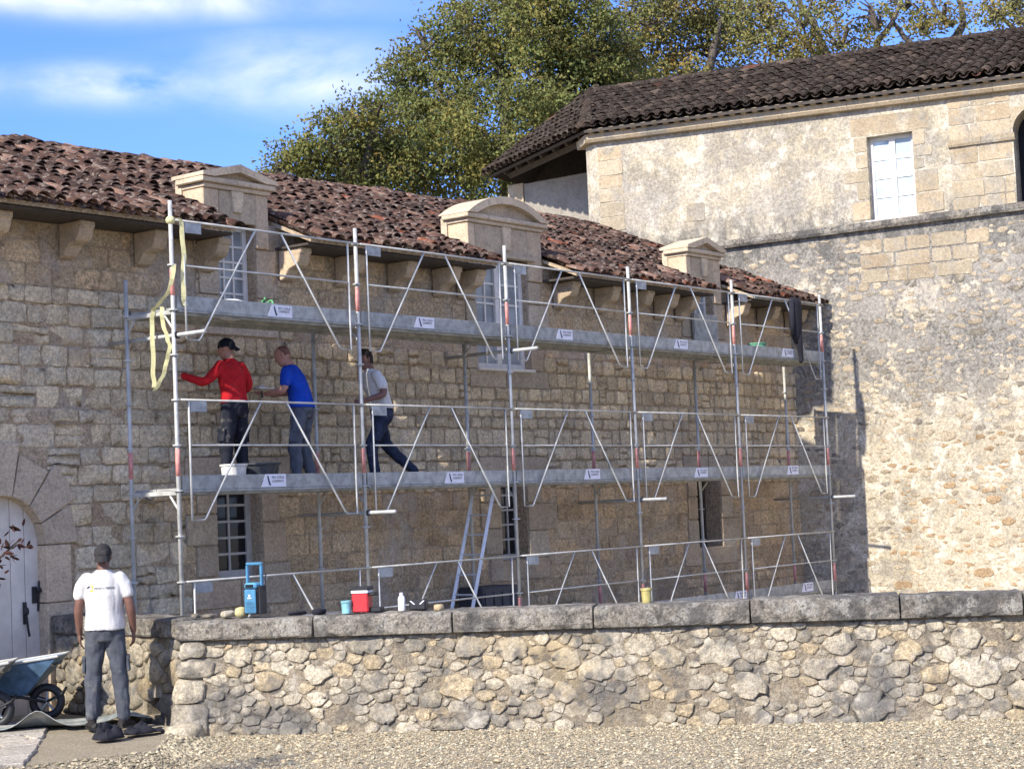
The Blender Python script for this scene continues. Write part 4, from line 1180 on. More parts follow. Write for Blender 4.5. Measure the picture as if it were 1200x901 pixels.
# printed sheets on the toe boards
def text(body, size, name, mt, parent, Mx, depth=.0):
    cu = bpy.data.curves.new(name, 'FONT'); cu.body = body; cu.size = size; cu.align_x = 'LEFT'
    o = bpy.data.objects.new(name, cu); col.objects.link(o)
    dg = bpy.context.evaluated_depsgraph_get(); me = bpy.data.meshes.new_from_object(o.evaluated_get(dg))
    bpy.data.objects.remove(o); bpy.data.curves.remove(cu)
    me.transform(Mx); me.materials.clear()
    return put(name, me, mt, parent)
RX = Matrix.Rotation(R(90), 4, 'X')
for zd, xs_ in ((4, (1.42, 4.06, 7.10, 10.15, 13.50)), (2, (1.28, 4.55, 7.64, 10.55, 13.50)), (0, (11.55, 13.78))):
    for x in xs_:
        y = -.016; x += rng.uniform(-.05, .05); z0 = zd+.012+rng.uniform(-.004, .006); z1 = z0+.146+rng.uniform(-.006, .004)
        mb = MB(); mb.prism([(x, z0), (x+.40, z0), (x+.40, z1), (x+.07, z1)], lambda u, v: (u, y, v), lambda u, v: (u, y+.003, v)); b_ = mb.build('banner', M['banner'], scf)
        mb = MB(); mb.prism([(x+.13, z0+.015), (x+.155, z0+.02), (x+.13, z0+.08), (x+.115, z1-.015), (x+.098, z1-.02), (x+.11, z0+.07)], lambda u, v: (u, y-.003, v), lambda u, v: (u, y-.001, v)); mb.build('emblem', M['navy_ink'], b_)
        text('PRO COEUR', .042, 'lettering', M['grey_ink'], b_, Matrix.Translation((x+.172, y-.002, z1-.052)) @ RX @ Matrix.Diagonal((.86, 1, 1, 1)))
        text('CHARPENTE', .040, 'lettering', M['navy_ink'], b_, Matrix.Translation((x+.172, y-.002, z0+.052)) @ RX @ Matrix.Diagonal((.83, 1, 1, 1)))
        text('05 00 00 00', .026, 'lettering', M['grey_ink'], b_, Matrix.Translation((x+.178, y-.002, z0+.016)) @ RX) if False else None
M['aluminium'] = simple('aluminium', (.66,.65,.62), .5, .3, .1)
# ladder between the ground and the first deck
lad = thing('ladder', 'aluminium ladder leaning from behind the low wall up to the first scaffold deck', 'ladder', (5.2, .45, -.45))
A0, A1 = Vector((5.05, 0, -.44)), Vector((5.92, 0, 2.0))
for y in (.28, .64): MB().tube([A0+Vector((0, y, 0)), A1+Vector((0, y, 0))], .032, 4).build('rail', M['aluminium'], lad)
for i in range(9):
    P = A0.lerp(A1, (i+.6)/9.2); MB().tube([P+Vector((0, .29, 0)), P+Vector((0, .63, 0))], .015, 6).build('rung', M['aluminium'], lad)
# yellow strap knotted to the corner upright
yel = simple('webbing', (.62,.58,.30), .8, var=.15)
def ribbon(pts, w, t, wd):
    P = [Vector(p) for p in pts]; sm = []
    for i in range(len(P)-1):
        p0, p1, p2, p3 = P[max(i-1, 0)], P[i], P[i+1], P[min(i+2, len(P)-1)]
        for k in range(5):
            u = k/5; sm.append(.5*((2*p1)+(p2-p0)*u+(2*p0-5*p1+4*p2-p3)*u*u+(3*p1-p0-3*p2+p3)*u**3)+Vector((.006*math.sin(7*(i+u)), .006*math.cos(5*(i+u)), 0)))
    pts = sm+[P[-1]]
    mb = MB(); vs = []; fs = []; wd = Vector(wd).normalized()
    for p in pts:
        p = Vector(p)
        n = wd.cross(Vector((0, 0, 1))).normalized()
        vs += [p-wd*w/2-n*t, p+wd*w/2-n*t, p+wd*w/2+n*t, p-wd*w/2+n*t]
    for i in range(len(pts)-1):
        for j in range(4):
            k = (j+1) % 4; fs.append((i*4+j, i*4+k, i*4+4+k, i*4+4+j))
    fs += [(3, 2, 1, 0), tuple(len(pts)*4-4+j for j in range(4))]
    mb.add(vs, fs); return mb
st = thing('strap', 'long yellow webbing strap knotted round the top of the corner upright', 'strap', (0, 0, 4.7))
mb = ribbon([(.02, -.05, 5.02), (.10, -.06, 4.98), (.13, -.05, 4.6), (.11, -.05, 4.2), (.14, -.05, 4.05)], .05, .004, (1, -.4, 0)); mb.build('upper_loop', yel, st)
mb = ribbon([(-.01, -.05, 4.5), (-.03, .02, 4.22), (-.06, .20, 4.06), (-.05, .28, 4.0), (-.05, .30, 3.8), (-.05, .30, 3.35), (-.05, .30, 3.16)], .048, .004, (1, -.6, 0)); mb.build('tail', yel, st)
mb = ribbon([(-.02, .16, 4.05), (-.02, .16, 3.9), (.00, .12, 3.72), (.02, .1, 3.6), (.0, .14, 3.42), (-.02, .2, 3.25), (-.05, .3, 3.12)], .045, .004, (1, -.6, 0)); mb.build('tail', yel, st)
MB().ell((0, 0, 5.0), .055, .055, .05, 10, 6).build('knot', yel, st, smooth=True)

# ------------------------------------------------------------------ small things on the decks
def pail(name, label, cen, r, h, mt, fill=None, cat='bucket', handle=True, tap=.82):
    t = thing(name, label, cat, cen); c = Vector(cen)
    MB().lathe([(r*tap*.96, 0), (r*tap, .01), (r, h), (r*1.07, h), (r*1.07, h-.02), (r*1.01, h-.025), (r*.97, h-.02), (r*tap*.93, .02)], c, 18).build('body', mt, t, smooth=False)
    if fill: MB().lathe([(r*.92, h*.72), (r*.5, h*.80), (.02, h*.84)], c, 14).build('contents', fill, t)
    if handle: MB().tube([c+Vector((r*1.06*math.cos(a), .02, h+r*.0+r*.75*math.sin(a)*(-.25))) for a in np.linspace(0, math.pi, 9)], .005, 5).build('bail', M['steel'], t)
    return t
mortar = simple('wet_mortar', (.45,.42,.36), .9, bump=.6, bs=40)
white_pl = simple('white_plastic', (.58,.57,.53), .5, var=.18, vs=9)
pail('bucket', 'dirty white plastic bucket at the feet of the man in red', (.98, .16, 2.032), .15, .26, white_pl, mortar)
pail('mortar_tub', 'wide dark rubber tub of mortar between the two men on the lower deck', (1.43, .24, 2.032), .26, .27, simple('black_rubber', (.035,.04,.045), .6, var=.4), mortar, 'tub', False)
pail('bucket', 'yellow bucket standing on the coping of the low wall', tuple(TC+Td*4.61+Tn*.2+Vector((0, 0, ZT))), .052, .14, simple('yellow_plastic', (.42,.36,.13), .5, var=.2), None)
pail('cup', 'small turquoise pot on the low wall beside the red box', tuple(TC+Td*1.66+Tn*.12+Vector((0, 0, ZT))), .05, .125, simple('turquoise', (.22,.45,.47), .5), None, 'pot', False, .9)
pail('bucket', 'green bucket on the upper deck under the hanging jacket', (13.35, .35, 4.032), .15, .24, simple('green_plastic', (.10,.27,.16), .6), None)
rock('sack', (1.18, .32, 4.10), .25, .16, .12, simple('white_sack', (.66,.65,.61), .8, bump=.3), 5.5, 'flattened white sack lying on the upper deck before the dormer window', 'sack')
gr = MB()
for k in range(5):
    gr.tube([(1.42+.05*k+.11*math.cos(a+k), .2+.1*math.sin(a*1.3+k), 4.06+.06*math.sin(a*2+k)+.03*k) for a in np.linspace(0, 5.5, 14)], .014, 6)
put('rope', gr.mesh('rope', True), simple('green_rope', (.10,.30,.13), .7), None, label='tangle of green rope on the upper deck beside the white sack', category='rope')
# jacket hanging on the top guardrail
jk = thing('jacket', 'black jacket hanging from the guardrail at the far end of the upper deck', 'jacket', (13.97, -.05, 5.0))
black_cloth = simple('black_cloth', (.012,.012,.018), .9, bump=.5, bs=30)
mb = MB(); rows = []
for (z, a, b, th) in ((5.04, -.17, .22, .05), (4.95, -.20, .24, .07), (4.75, -.22, .22, .09), (4.55, -.23, .18, .09), (4.38, -.15, .16, .07), (4.27, -.06, .12, .05)):
    rows.append([(13.97+(a+b)/2*.8+(b-a)/2*.78*math.cos(t)+rng.uniform(-.01, .01), -.075+th*math.sin(t), z+.02*math.sin(5*t)) for t in np.linspace(0, 2*math.pi, 15)[:-1]])
vs = [p for r_ in rows for p in r_]; fs = [(i*14+j, i*14+(j+1) % 14, (i+1)*14+(j+1) % 14, (i+1)*14+j) for i in range(5) for j in range(14)]+[tuple(range(13, -1, -1)), tuple(70+j for j in range(14))]
mb.add(vs, fs); mb.build('body', black_cloth, jk, smooth=True)
MB().tube([(13.98, -.08, 4.5), (14.0, -.10, 4.28), (14.04, -.09, 4.12), (14.08, -.08, 3.98), (14.05, -.08, 3.94)], [.07, .06, .05, .042, .03], 9).build('sleeve', black_cloth, jk, smooth=True)
MB().tube([(13.83, -.08, 4.98), (13.79, -.10, 4.6), (13.80, -.09, 4.4)], [.05, .045, .03], 8).build('sleeve', black_cloth, jk, smooth=True)
# dark crate behind the low wall
cr_ = thing('crate', 'dark grey plastic crate behind the low wall at the foot of the ladder', 'crate', (6.25, .9, -.45))
MB().box((5.95, .60, -.44), (6.75, 1.05, .58)).build('body', simple('dark_plastic', (.045,.045,.055), .6), cr_, bevel=.02)
for i in range(4): MB().box((6.0+i*.19, .585, -.35), (6.15+i*.19, .598, .5)).build('rib', simple('dark_plastic', (.05,.05,.06), .6), cr_)

# ------------------------------------------------------------------ things lying on the low wall
def onwall(s, w=.2, dz=0.0): return TC+Td*s+Tn*w+Vector((0, 0, ZT+dz))
WR = math.atan2(Td.y, Td.x)
blue = simple('blue_plastic', (.07,.22,.36), .4, var=.15); black_pl = simple('black_plastic', (.02,.02,.022), .5)
ra_ = thing('site_radio', 'blue and black jobsite radio with tall handle on the low wall', 'radio', tuple(onwall(.71, .18, .004)), WR-.25, local=True)
mb = MB(); mb.box((-.075, -.085, .02), (.075, .085, .29)); mb.build('body', black_pl, ra_, bevel=.02)
mb = MB(); mb.box((-.066, -.102, .03), (.066, -.086, .265)); mb.build('front_panel', blue, ra_, bevel=.008)
for i in range(7): MB().box((-.05, -.106, .045+i*.015), (.05, -.1025, .052+i*.015)).build('grille_bar', simple('blue_dark', (.04,.13,.22), .5) if i == 0 else bpy.data.materials['blue_dark'], ra_)
MB().box((-.07, -.10, .268), (.07, .07, .33), None, (1.5, 1.4, 1.3)).build('head', blue, ra_, bevel=.018)
MB().box((-.045, -.104, .285), (.045, -.1005, .315)).build('display', M['dark_glass'], ra_)
for s in (-1, 1):
    MB().box((s*.085-.014, -.06, .02), (s*.085+.014, .06, .30)).build('bumper', black_pl, ra_, bevel=.008)
    MB().box((s*.082-.012, -.02, .28), (s*.082+.012, .02, .50)).build('handle_post', blue, ra_, bevel=.006)
MB().box((-.094, -.017, .50), (.094, .017, .53), None, (.9, .9, .9)).build('handle', blue, ra_, bevel=.008)
MB().tube([(.10, .02, .25), (.115, .03, .42)], .006, 6).build('aerial', black_pl, ra_)
mb = MB(); mb.ell((0, -.106, .205), .012, .003, .012, 8, 5); mb.box((-.022, -.107, .175), (.022, -.103, .187)); mb.build('badge', M['banner'], ra_)
bx = thing('tool_box', 'red plastic case with black lid and white stripe on the low wall', 'box', tuple(onwall(1.80, .2, .004)), WR-.1, local=True)
MB().box((-.085, -.07, 0), (.085, .07, .185)).build('body', simple('red_plastic', (.48,.03,.035), .45, var=.12), bx, bevel=.012)
MB().box((-.088, -.073, .186), (.088, .073, .214)).build('band', M['banner'], bx, bevel=.005)
MB().box((-.094, -.078, .215), (.10, .078, .252)).build('lid', black_pl, bx, bevel=.01)
MB().box((.09, -.05, .16), (.155, .05, .195)).build('latch', black_pl, bx, bevel=.008)
MB().box((.06, -.02, .0), (.2, .09, .045)).build('tray', black_pl, bx, bevel=.008)
bt = thing('bottle', 'white plastic bottle on the low wall beside the black case', 'bottle', tuple(onwall(2.20, .2, .003)), 0, local=True)
MB().lathe([(.034, 0), (.036, .01), (.036, .12), (.024, .145), (.015, .15)], n=14).build('body', simple('bottle_white', (.80,.80,.78), .35, var=.05), bt, smooth=True)
MB().lathe([(.018, .150), (.018, .175), (.012, .178)], n=10).build('cap', M['banner'], bt)
cs_ = thing('tool_case', 'small black tool case with silver clips on the low wall', 'case', tuple(onwall(2.36, .24, .003)), WR, local=True)
MB().box((-.085, -.06, 0), (.085, .06, .105)).build('body', black_pl, cs_, bevel=.015)
for s in (-1, 1):
    mb = MB(); mb.add([(s*.02, -.0625, .06), (s*.035, -.0625, .06), (s*.075, -.0625, .095), (s*.06, -.0625, .095)], [(0, 1, 2, 3)]); mb.add([(s*.02, -.064, .06), (s*.035, -.064, .06), (s*.075, -.064, .095), (s*.06, -.064, .095)], [(0, 1, 2, 3)]); mb.build('clip', M['banner'], cs_)
rock('rubble_piece', tuple(onwall(.56, .2, .045)), .065, .055, .05, simple('yellow_stone', (.50,.45,.22), .9, bump=.4), 1.2, 'round yellowish stone on the low wall against the radio', 'stone')
rock('rubble_piece', tuple(onwall(.41, .22, .03)), .085, .05, .035, M['wall_stone'], 2.1, 'flat whitish stone on the low wall, second from the radio', 'stone', (1.3, 1.28, 1.2))
rock('rubble_piece', tuple(onwall(.22, .2, .018)), .08, .05, .022, M['wall_stone'], 4.4, 'thin flat stone lying on the coping, third from the radio', 'stone', (1.2, 1.15, 1.05))
rock('rubble_piece', tuple(onwall(.06, .22, .018)), .04, .035, .025, M['wall_stone'], 6.4, 'smallest stone on the coping, near the wall corner', 'stone', (1.2, 1.18, 1.1))
rock('rubble_piece', tuple(onwall(2.58, .16, .025)), .05, .045, .035, M['quoin'], 8.4, 'ochre stone chip on the coping right of the black case', 'stone', (1.2, 1.1, .9))
rock('glove', tuple(onwall(1.36, .2, .022)), .075, .05, .032, black_cloth, 9.4, 'crumpled black work glove on the low wall between radio and turquoise pot', 'glove')
rock('glove', tuple(onwall(1.12, .24, .012)), .12, .04, .018, black_cloth, 2.9, 'flat dark work glove on the coping, nearer the radio', 'glove', amp=.5)

# ------------------------------------------------------------------ wheelbarrows
def barrow(label, loc, rz, tray_mt, tone):
    t = thing('wheelbarrow', label, 'wheelbarrow', loc, rz, 'wheelbarrows by the door', local=True)
    # local: wheel at the origin, heading +x, handles at -x
    def ring(x0, x1, w, z0, z1): return [(x0, -w, z0), (x1, -w*.86, z1), (x1, w*.86, z1), (x0, w, z0)]
    top = ring(-1.00, .18, .31, .52, .66); bot = ring(-.80, -.18, .19, .30, .27)
    mid = [tuple(np.array(a)*.55+np.array(b)*.45) for a, b in zip(top, bot)]
    mb = MB(); ins = [tuple(np.array(v)*.975+np.array((-.01, 0, .018))) for v in bot]; tin = [tuple(np.array(v)*np.array((.985, .965, 1))) for v in top]
    vs = bot+mid+top+tin+ins; fs = []
    for k in range(3):
        for i in range(4): j = (i+1) % 4; fs.append((k*4+i, k*4+j, k*4+4+j, k*4+4+i))
    for i in range(4): j = (i+1) % 4; fs.append((12+i, 12+j, 16+j, 16+i))
    fs += [(3, 2, 1, 0), (16, 17, 18, 19)]
    mb.add(vs, fs, tone); mb.build('tray', tray_mt, t, bevel=.012)
    MB().tube([top[0], top[1], top[2], top[3], top[0]], .013, 6).build('rim', M['steel'], t)
    mb = MB(); n = 9; V = []; F = []
    for i in range(n):
        for j in range(n):
            u, v = i/(n-1), j/(n-1); x = -.96+u*1.08; w = (.27-.04*u)*(v*2-1); V.append((x, w, .465+.13*u+.05*math.sin(u*5)*(1-(v*2-1)**2)+.015*math.sin(11*u+7*v)))
    F = [(i*n+j, i*n+n+j, i*n+n+j+1, i*n+j+1) for i in range(n-1) for j in range(n-1)]
    mb.add(V, F); mb.build('load', simple('lime_mortar', (.60,.53,.40), .9, bump=.5, bs=40) if 'lime_mortar' not in bpy.data.materials else bpy.data.materials['lime_mortar'], t, smooth=True)
    w = MB(); RR, rr_ = .145, .042; V = []; F = []
    for i in range(24):
        for j in range(8):
            a, b = 2*math.pi*i/24, 2*math.pi*j/8; q = RR+rr_*math.cos(b); V.append((q*math.cos(a), rr_*1.0*math.sin(b), .187+q*math.sin(a)))
    for i in range(24):
        for j in range(8): F.append((i*8+j, (i+1) % 24*8+j, (i+1) % 24*8+(j+1) % 8, i*8+(j+1) % 8))
    w.add(V, F); wh = w.build('wheel', black_pl, t, smooth=True)
    for k in range(5):
        a = 2*math.pi*k/5+.3; MB().tube([(0, 0, .187), (.105*math.cos(a), 0, .187+.105*math.sin(a))], .014, 6).build('spoke', M['steel'], wh)
    MB().tube([(0, -.07, .187), (0, .07, .187)], .018, 8).build('hub', M['steel'], wh)
    for s in (-1, 1):
        MB().tube([(.0, s*.06, .187), (-.22, s*.16, .255), (-.80, s*.2, .275), (-1.35, s*.27, .50), (-1.50, s*.27, .52)], .017, 7).build('handle_tube', M['iron'], t, smooth=True)
        MB().tube([(-.72, s*.2, .27), (-.66, s*.24, .02), (-.55, s*.24, .005), (-.50, s*.22, .10), (-.42, s*.2, .27)], .015, 7, (1, 1, 1)).build('leg', M['iron'] if s > 0 else M['white_paint'], t, smooth=True)
    MB().tube([(.0, -.06, .187), (.16, -.05, .26), (.20, 0, .32), (.16, .05, .26), (0, .06, .187)], .013, 6).build('wheel_guard', M['iron'], t, smooth=True)
    return t
HX = math.atan2(-.79, .61)
barrow('blue wheelbarrow full of pale mortar in front of the white arched door', (-1.60, .30, -.312), HX+.02, simple('blue_tray', (.075,.14,.22), .5, var=.35, vs=8), (1, 1, 1))
barrow('dirty grey wheelbarrow parked left of the blue one on the tarpaulin', (-2.30, .20, -.312), HX+.1, simple('grey_tray', (.20,.19,.17), .6, .2, .3, 8), (1, 1, 1))
# tarpaulin on the paving
tp = MB(); nu, nv_ = 40, 16; V = []; F = []
TO = Vector((-3.05, .62, 0)); tu = Vector((.80, -.60, 0)).normalized(); tvv = Vector((.60, .80, 0)).normalized()
for i in range(nu+1):
    for j in range(nv_+1):
        u = 2.35*i/nu; v = .72*j/nv_-.02
        P = TO+tu*u+tvv*(v-.35+.06*math.sin(u*3.1))
        z = -.300+.018*mnoise.noise(Vector((u*5, v*5, 0)))+.012
        z += .17*math.exp(-((u-1.25)/.17)**2-((v)/.14)**2)+.10*math.exp(-((u-2.1)/.16)**2-((v-.2)/.3)**2)+.03*math.exp(-((u-.3)/.3)**2-(v/.2)**2)
        if j == 0: z += .012
        V.append((P.x, P.y, z))
F = [(i*(nv_+1)+j, (i+1)*(nv_+1)+j, (i+1)*(nv_+1)+j+1, i*(nv_+1)+j+1) for i in range(nu) for j in range(nv_)]
tp.add(V, F)
n = N('tarpaulin'); tb_ = n.mix(n.ramp(n.noise(6, 7, .65), .42, .62), (.20,.23,.225), (.42,.42,.38)); M['tarpaulin'] = n.done(tb_, .45, n.bump(n.noise(14, 6), .5, .03))
tpo = put('tarpaulin', tp.mesh('tarpaulin', True), M['tarpaulin'], None, label='crumpled grey tarpaulin under the wheelbarrows and behind the standing man', category='tarpaulin')
md = tpo.modifiers.new('thick', 'SOLIDIFY'); md.thickness = .006
# dark cloths on the paving
def cloth(name, cen, rx, ry, h, seed, label, cat):
    mb = MB(); n = 28; V = []; F = []
    for i in range(n+1):
        for j in range(n+1):
            u, v = i/n*2-1, j/n*2-1; r = math.hypot(u, v); e = max(0, 1-r**2.2)
            k = 1+.25*mnoise.noise(Vector((u*1.5+seed, v*1.5, 1)))
            sq = max(abs(u), abs(v))/max(r, 1e-4) if r > 1e-4 else 1
            V.append((cen[0]+u*sq*rx*k, cen[1]+v*sq*ry*k, cen[2]+h*min(1, (1-max(abs(u), abs(v)))*2.2)**.6*(.72+.55*mnoise.noise(Vector((u*1.5+seed, v*1.5, seed)))+.22*mnoise.noise(Vector((u*4+seed, v*4, seed))))+.004))
    F = [(i*(n+1)+j, (i+1)*(n+1)+j, (i+1)*(n+1)+j+1, i*(n+1)+j+1) for i in range(n) for j in range(n)]
    mb.add(V, F); o = put(name, mb.mesh(name, True), black_cloth, None, label=label, category=cat)
    md = o.modifiers.new('thick', 'SOLIDIFY'); md.thickness = .008; return o
cloth('work_bag', (-2.47, -1.74, -.305), .17, .12, .14, 2.0, 'black slumped bag on the paving at the standing man\'s feet', 'bag')
cloth('sweater', (-2.08, -1.70, -.305), .16, .12, .09, 6.0, 'black sweater lying on the paving beside the bag', 'sweater')
cloth('dark_rag', (-1.88, -1.72, -.308), .13, .08, .03, 9.0, 'thin dark rag on the paving edge near the wall corner', 'rag')
# ------------------------------------------------------------------ people
def loft(mb, rings, n=16):
    """rings: (centre, side vector * half width, front vector * half depth); closed ends"""
    vs = []; fs = []
    for (c, a, b) in rings:
        for j in range(n):
            t = 2*math.pi*j/n; vs.append(Vector(c)+Vector(a)*math.cos(t)+Vector(b)*math.sin(t))
    for i in range(len(rings)-1):
        for j in range(n):
            k = (j+1) % n; fs.append((i*n+j, i*n+k, (i+1)*n+k, (i+1)*n+j))
    fs += [tuple(range(n-1, -1, -1)), tuple((len(rings)-1)*n+j for j in range(n))]
    mb.add(vs, fs)
def limb(mb, pts, rad, n=12):
    """rounded, tapering limb"""
    pts = [Vector(p) for p in pts]; P = []; Rr = []
    d0 = (pts[0]-pts[1]).normalized(); d1 = (pts[-1]-pts[-2]).normalized()
    for k in (1.0, .8, .45): P.append(pts[0]+d0*rad[0]*k*.9); Rr.append(rad[0]*math.sqrt(max(.02, 1-k*k)))
    P += pts; Rr += list(rad)
    for k in (.45, .8, 1.0): P.append(pts[-1]+d1*rad[-1]*k*.9); Rr.append(rad[-1]*math.sqrt(max(.02, 1-k*k)))
    mb.tube(P, Rr, n)
def curve3(a, b, c, n=7, soft=.28):
    """a-b-c with a rounded joint at b"""
    a, b, c = Vector(a), Vector(b), Vector(c); out = []
    p = b+(a-b)*soft; q = b+(c-b)*soft
    out += [a, a.lerp(p, .5), p]
    for k in (.25, .5, .75): out.append(p*(1-k)**2+b*2*k*(1-k)+q*k*k)
    out += [q, q.lerp(c, .5), c]
    return out
def vox(mb, name, voxel, smooth_it=4, fold=0.0, fscale=9, stretch=(1, 1, .45), seed=0):
    me = bpy.data.meshes.new(name); me.from_pydata([tuple(v) for v in mb.v], [], mb.f)
    bm = bmesh.new(); bm.from_mesh(me); bmesh.ops.recalc_face_normals(bm, faces=bm.faces); bm.to_mesh(me); bm.free()
    o = bpy.data.objects.new(name, me); col.objects.link(o)
    md = o.modifiers.new('r', 'REMESH'); md.mode = 'VOXEL'; md.voxel_size = voxel
    if smooth_it: ms = o.modifiers.new('s', 'SMOOTH'); ms.iterations = smooth_it; ms.factor = .5
    dg = bpy.context.evaluated_depsgraph_get(); out = bpy.data.meshes.new_from_object(o.evaluated_get(dg))
    bpy.data.objects.remove(o)
    if fold:
        nv = len(out.vertices); co = np.empty(nv*3); no = np.empty(nv*3)
        out.vertices.foreach_get('co', co); out.vertices.foreach_get('normal', no); co = co.reshape(-1, 3); no = no.reshape(-1, 3)
        d = np.array([mnoise.noise(Vector((c[0]*fscale*stretch[0]+seed, c[1]*fscale*stretch[1], c[2]*fscale*stretch[2])))+.5*mnoise.noise(Vector((c[0]*fscale*2.3, c[1]*fscale*2.3+seed, c[2]*fscale*1.1))) for c in co])
        d = np.abs(d)*2-.5
        co = co+no*(d*fold)[:, None]; out.vertices.foreach_set('co', co.ravel())
    out.polygons.foreach_set('use_smooth', [True]*len(out.polygons))
    a = out.color_attributes.new('tint', 'FLOAT_COLOR', 'POINT'); a.data.foreach_set('color', np.ones(len(out.vertices)*4, np.float32))
    out.materials.clear(); out.update(); return out
def hand(mb, wrist, direction, palm, side, curl=.5, s=1.0):
    """palm and five bent fingers; side +1 right hand, -1 left hand. palm = direction the palm faces"""
    w = Vector(wrist); f = Vector(direction).normalized(); p = Vector(palm); p = (p-f*p.dot(f)).normalized(); t = f.cross(p)*side
    loft(mb, [(w-f*.02, t*.022*s, p*.018*s), (w+f*.02, t*.028*s, p*.017*s), (w+f*.055*s, t*.040*s, p*.016*s), (w+f*.095*s, t*.041*s, p*.013*s)], 10)
    for k, L in enumerate((.072, .080, .075, .058)):
        b = w+f*.088*s+t*(.030-.020*k)*s; a1 = curl*.55; 
        d1 = f*math.cos(a1)+p*math.sin(a1); d2 = f*math.cos(a1*2.3)+p*math.sin(a1*2.3)
        limb(mb, [b, b+d1*L*.5*s, b+d1*L*.5*s+d2*L*.55*s], [.0098*s, .009*s, .0078*s], 7)
    b = w+f*.025*s+t*.028*s; d = (f*.7+t*.6+p*.45).normalized()
    limb(mb, [b, b+d*.038*s, b+d*.038*s+(f*.85+p*.4+t*.1).normalized()*.034*s], [.0125*s, .011*s, .009*s], 7)
def head(mb, c, f, up):
    """skull, jaw, nose, brow, ears; f = facing"""
    c = Vector(c); f = Vector(f).normalized(); u = Vector(up); u = (u-f*u.dot(f)).normalized(); r = f.cross(u)
    loft(mb, [(c-u*.118+f*.048, r*.022, f*.022), (c-u*.10+f*.034, r*.046, f*.054), (c-u*.06+f*.018, r*.062, f*.078), (c-u*.015+f*.006, r*.069, f*.090), (c+u*.03-f*.004, r*.074, f*.097), (c+u*.07-f*.008, r*.070, f*.092), (c+u*.10-f*.008, r*.052, f*.068), (c+u*.116-f*.008, r*.025, f*.032)], 18)
    loft(mb, [(c+u*.022+f*.090, r*.007, f*.010), (c-u*.012+f*.102, r*.012, f*.014), (c-u*.028+f*.104, r*.016, f*.014), (c-u*.036+f*.092, r*.012, f*.010)], 8)
    loft(mb, [(c+u*.022+f*.080, r*.050, f*.012), (c+u*.036+f*.082, r*.052, f*.012)], 10)
    loft(mb, [(c-u*.062+f*.086, r*.022, f*.010), (c-u*.072+f*.086, r*.020, f*.010)], 8)
    for s in (-1, 1):
        e = c+r*s*.073-f*.008; loft(mb, [(e-u*.034+f*.004, r*.006, f*.008), (e-u*.01, r*.011, f*.016), (e+u*.022-f*.004, r*.011, f*.019), (e+u*.034-f*.002, r*.006, f*.010)], 8)
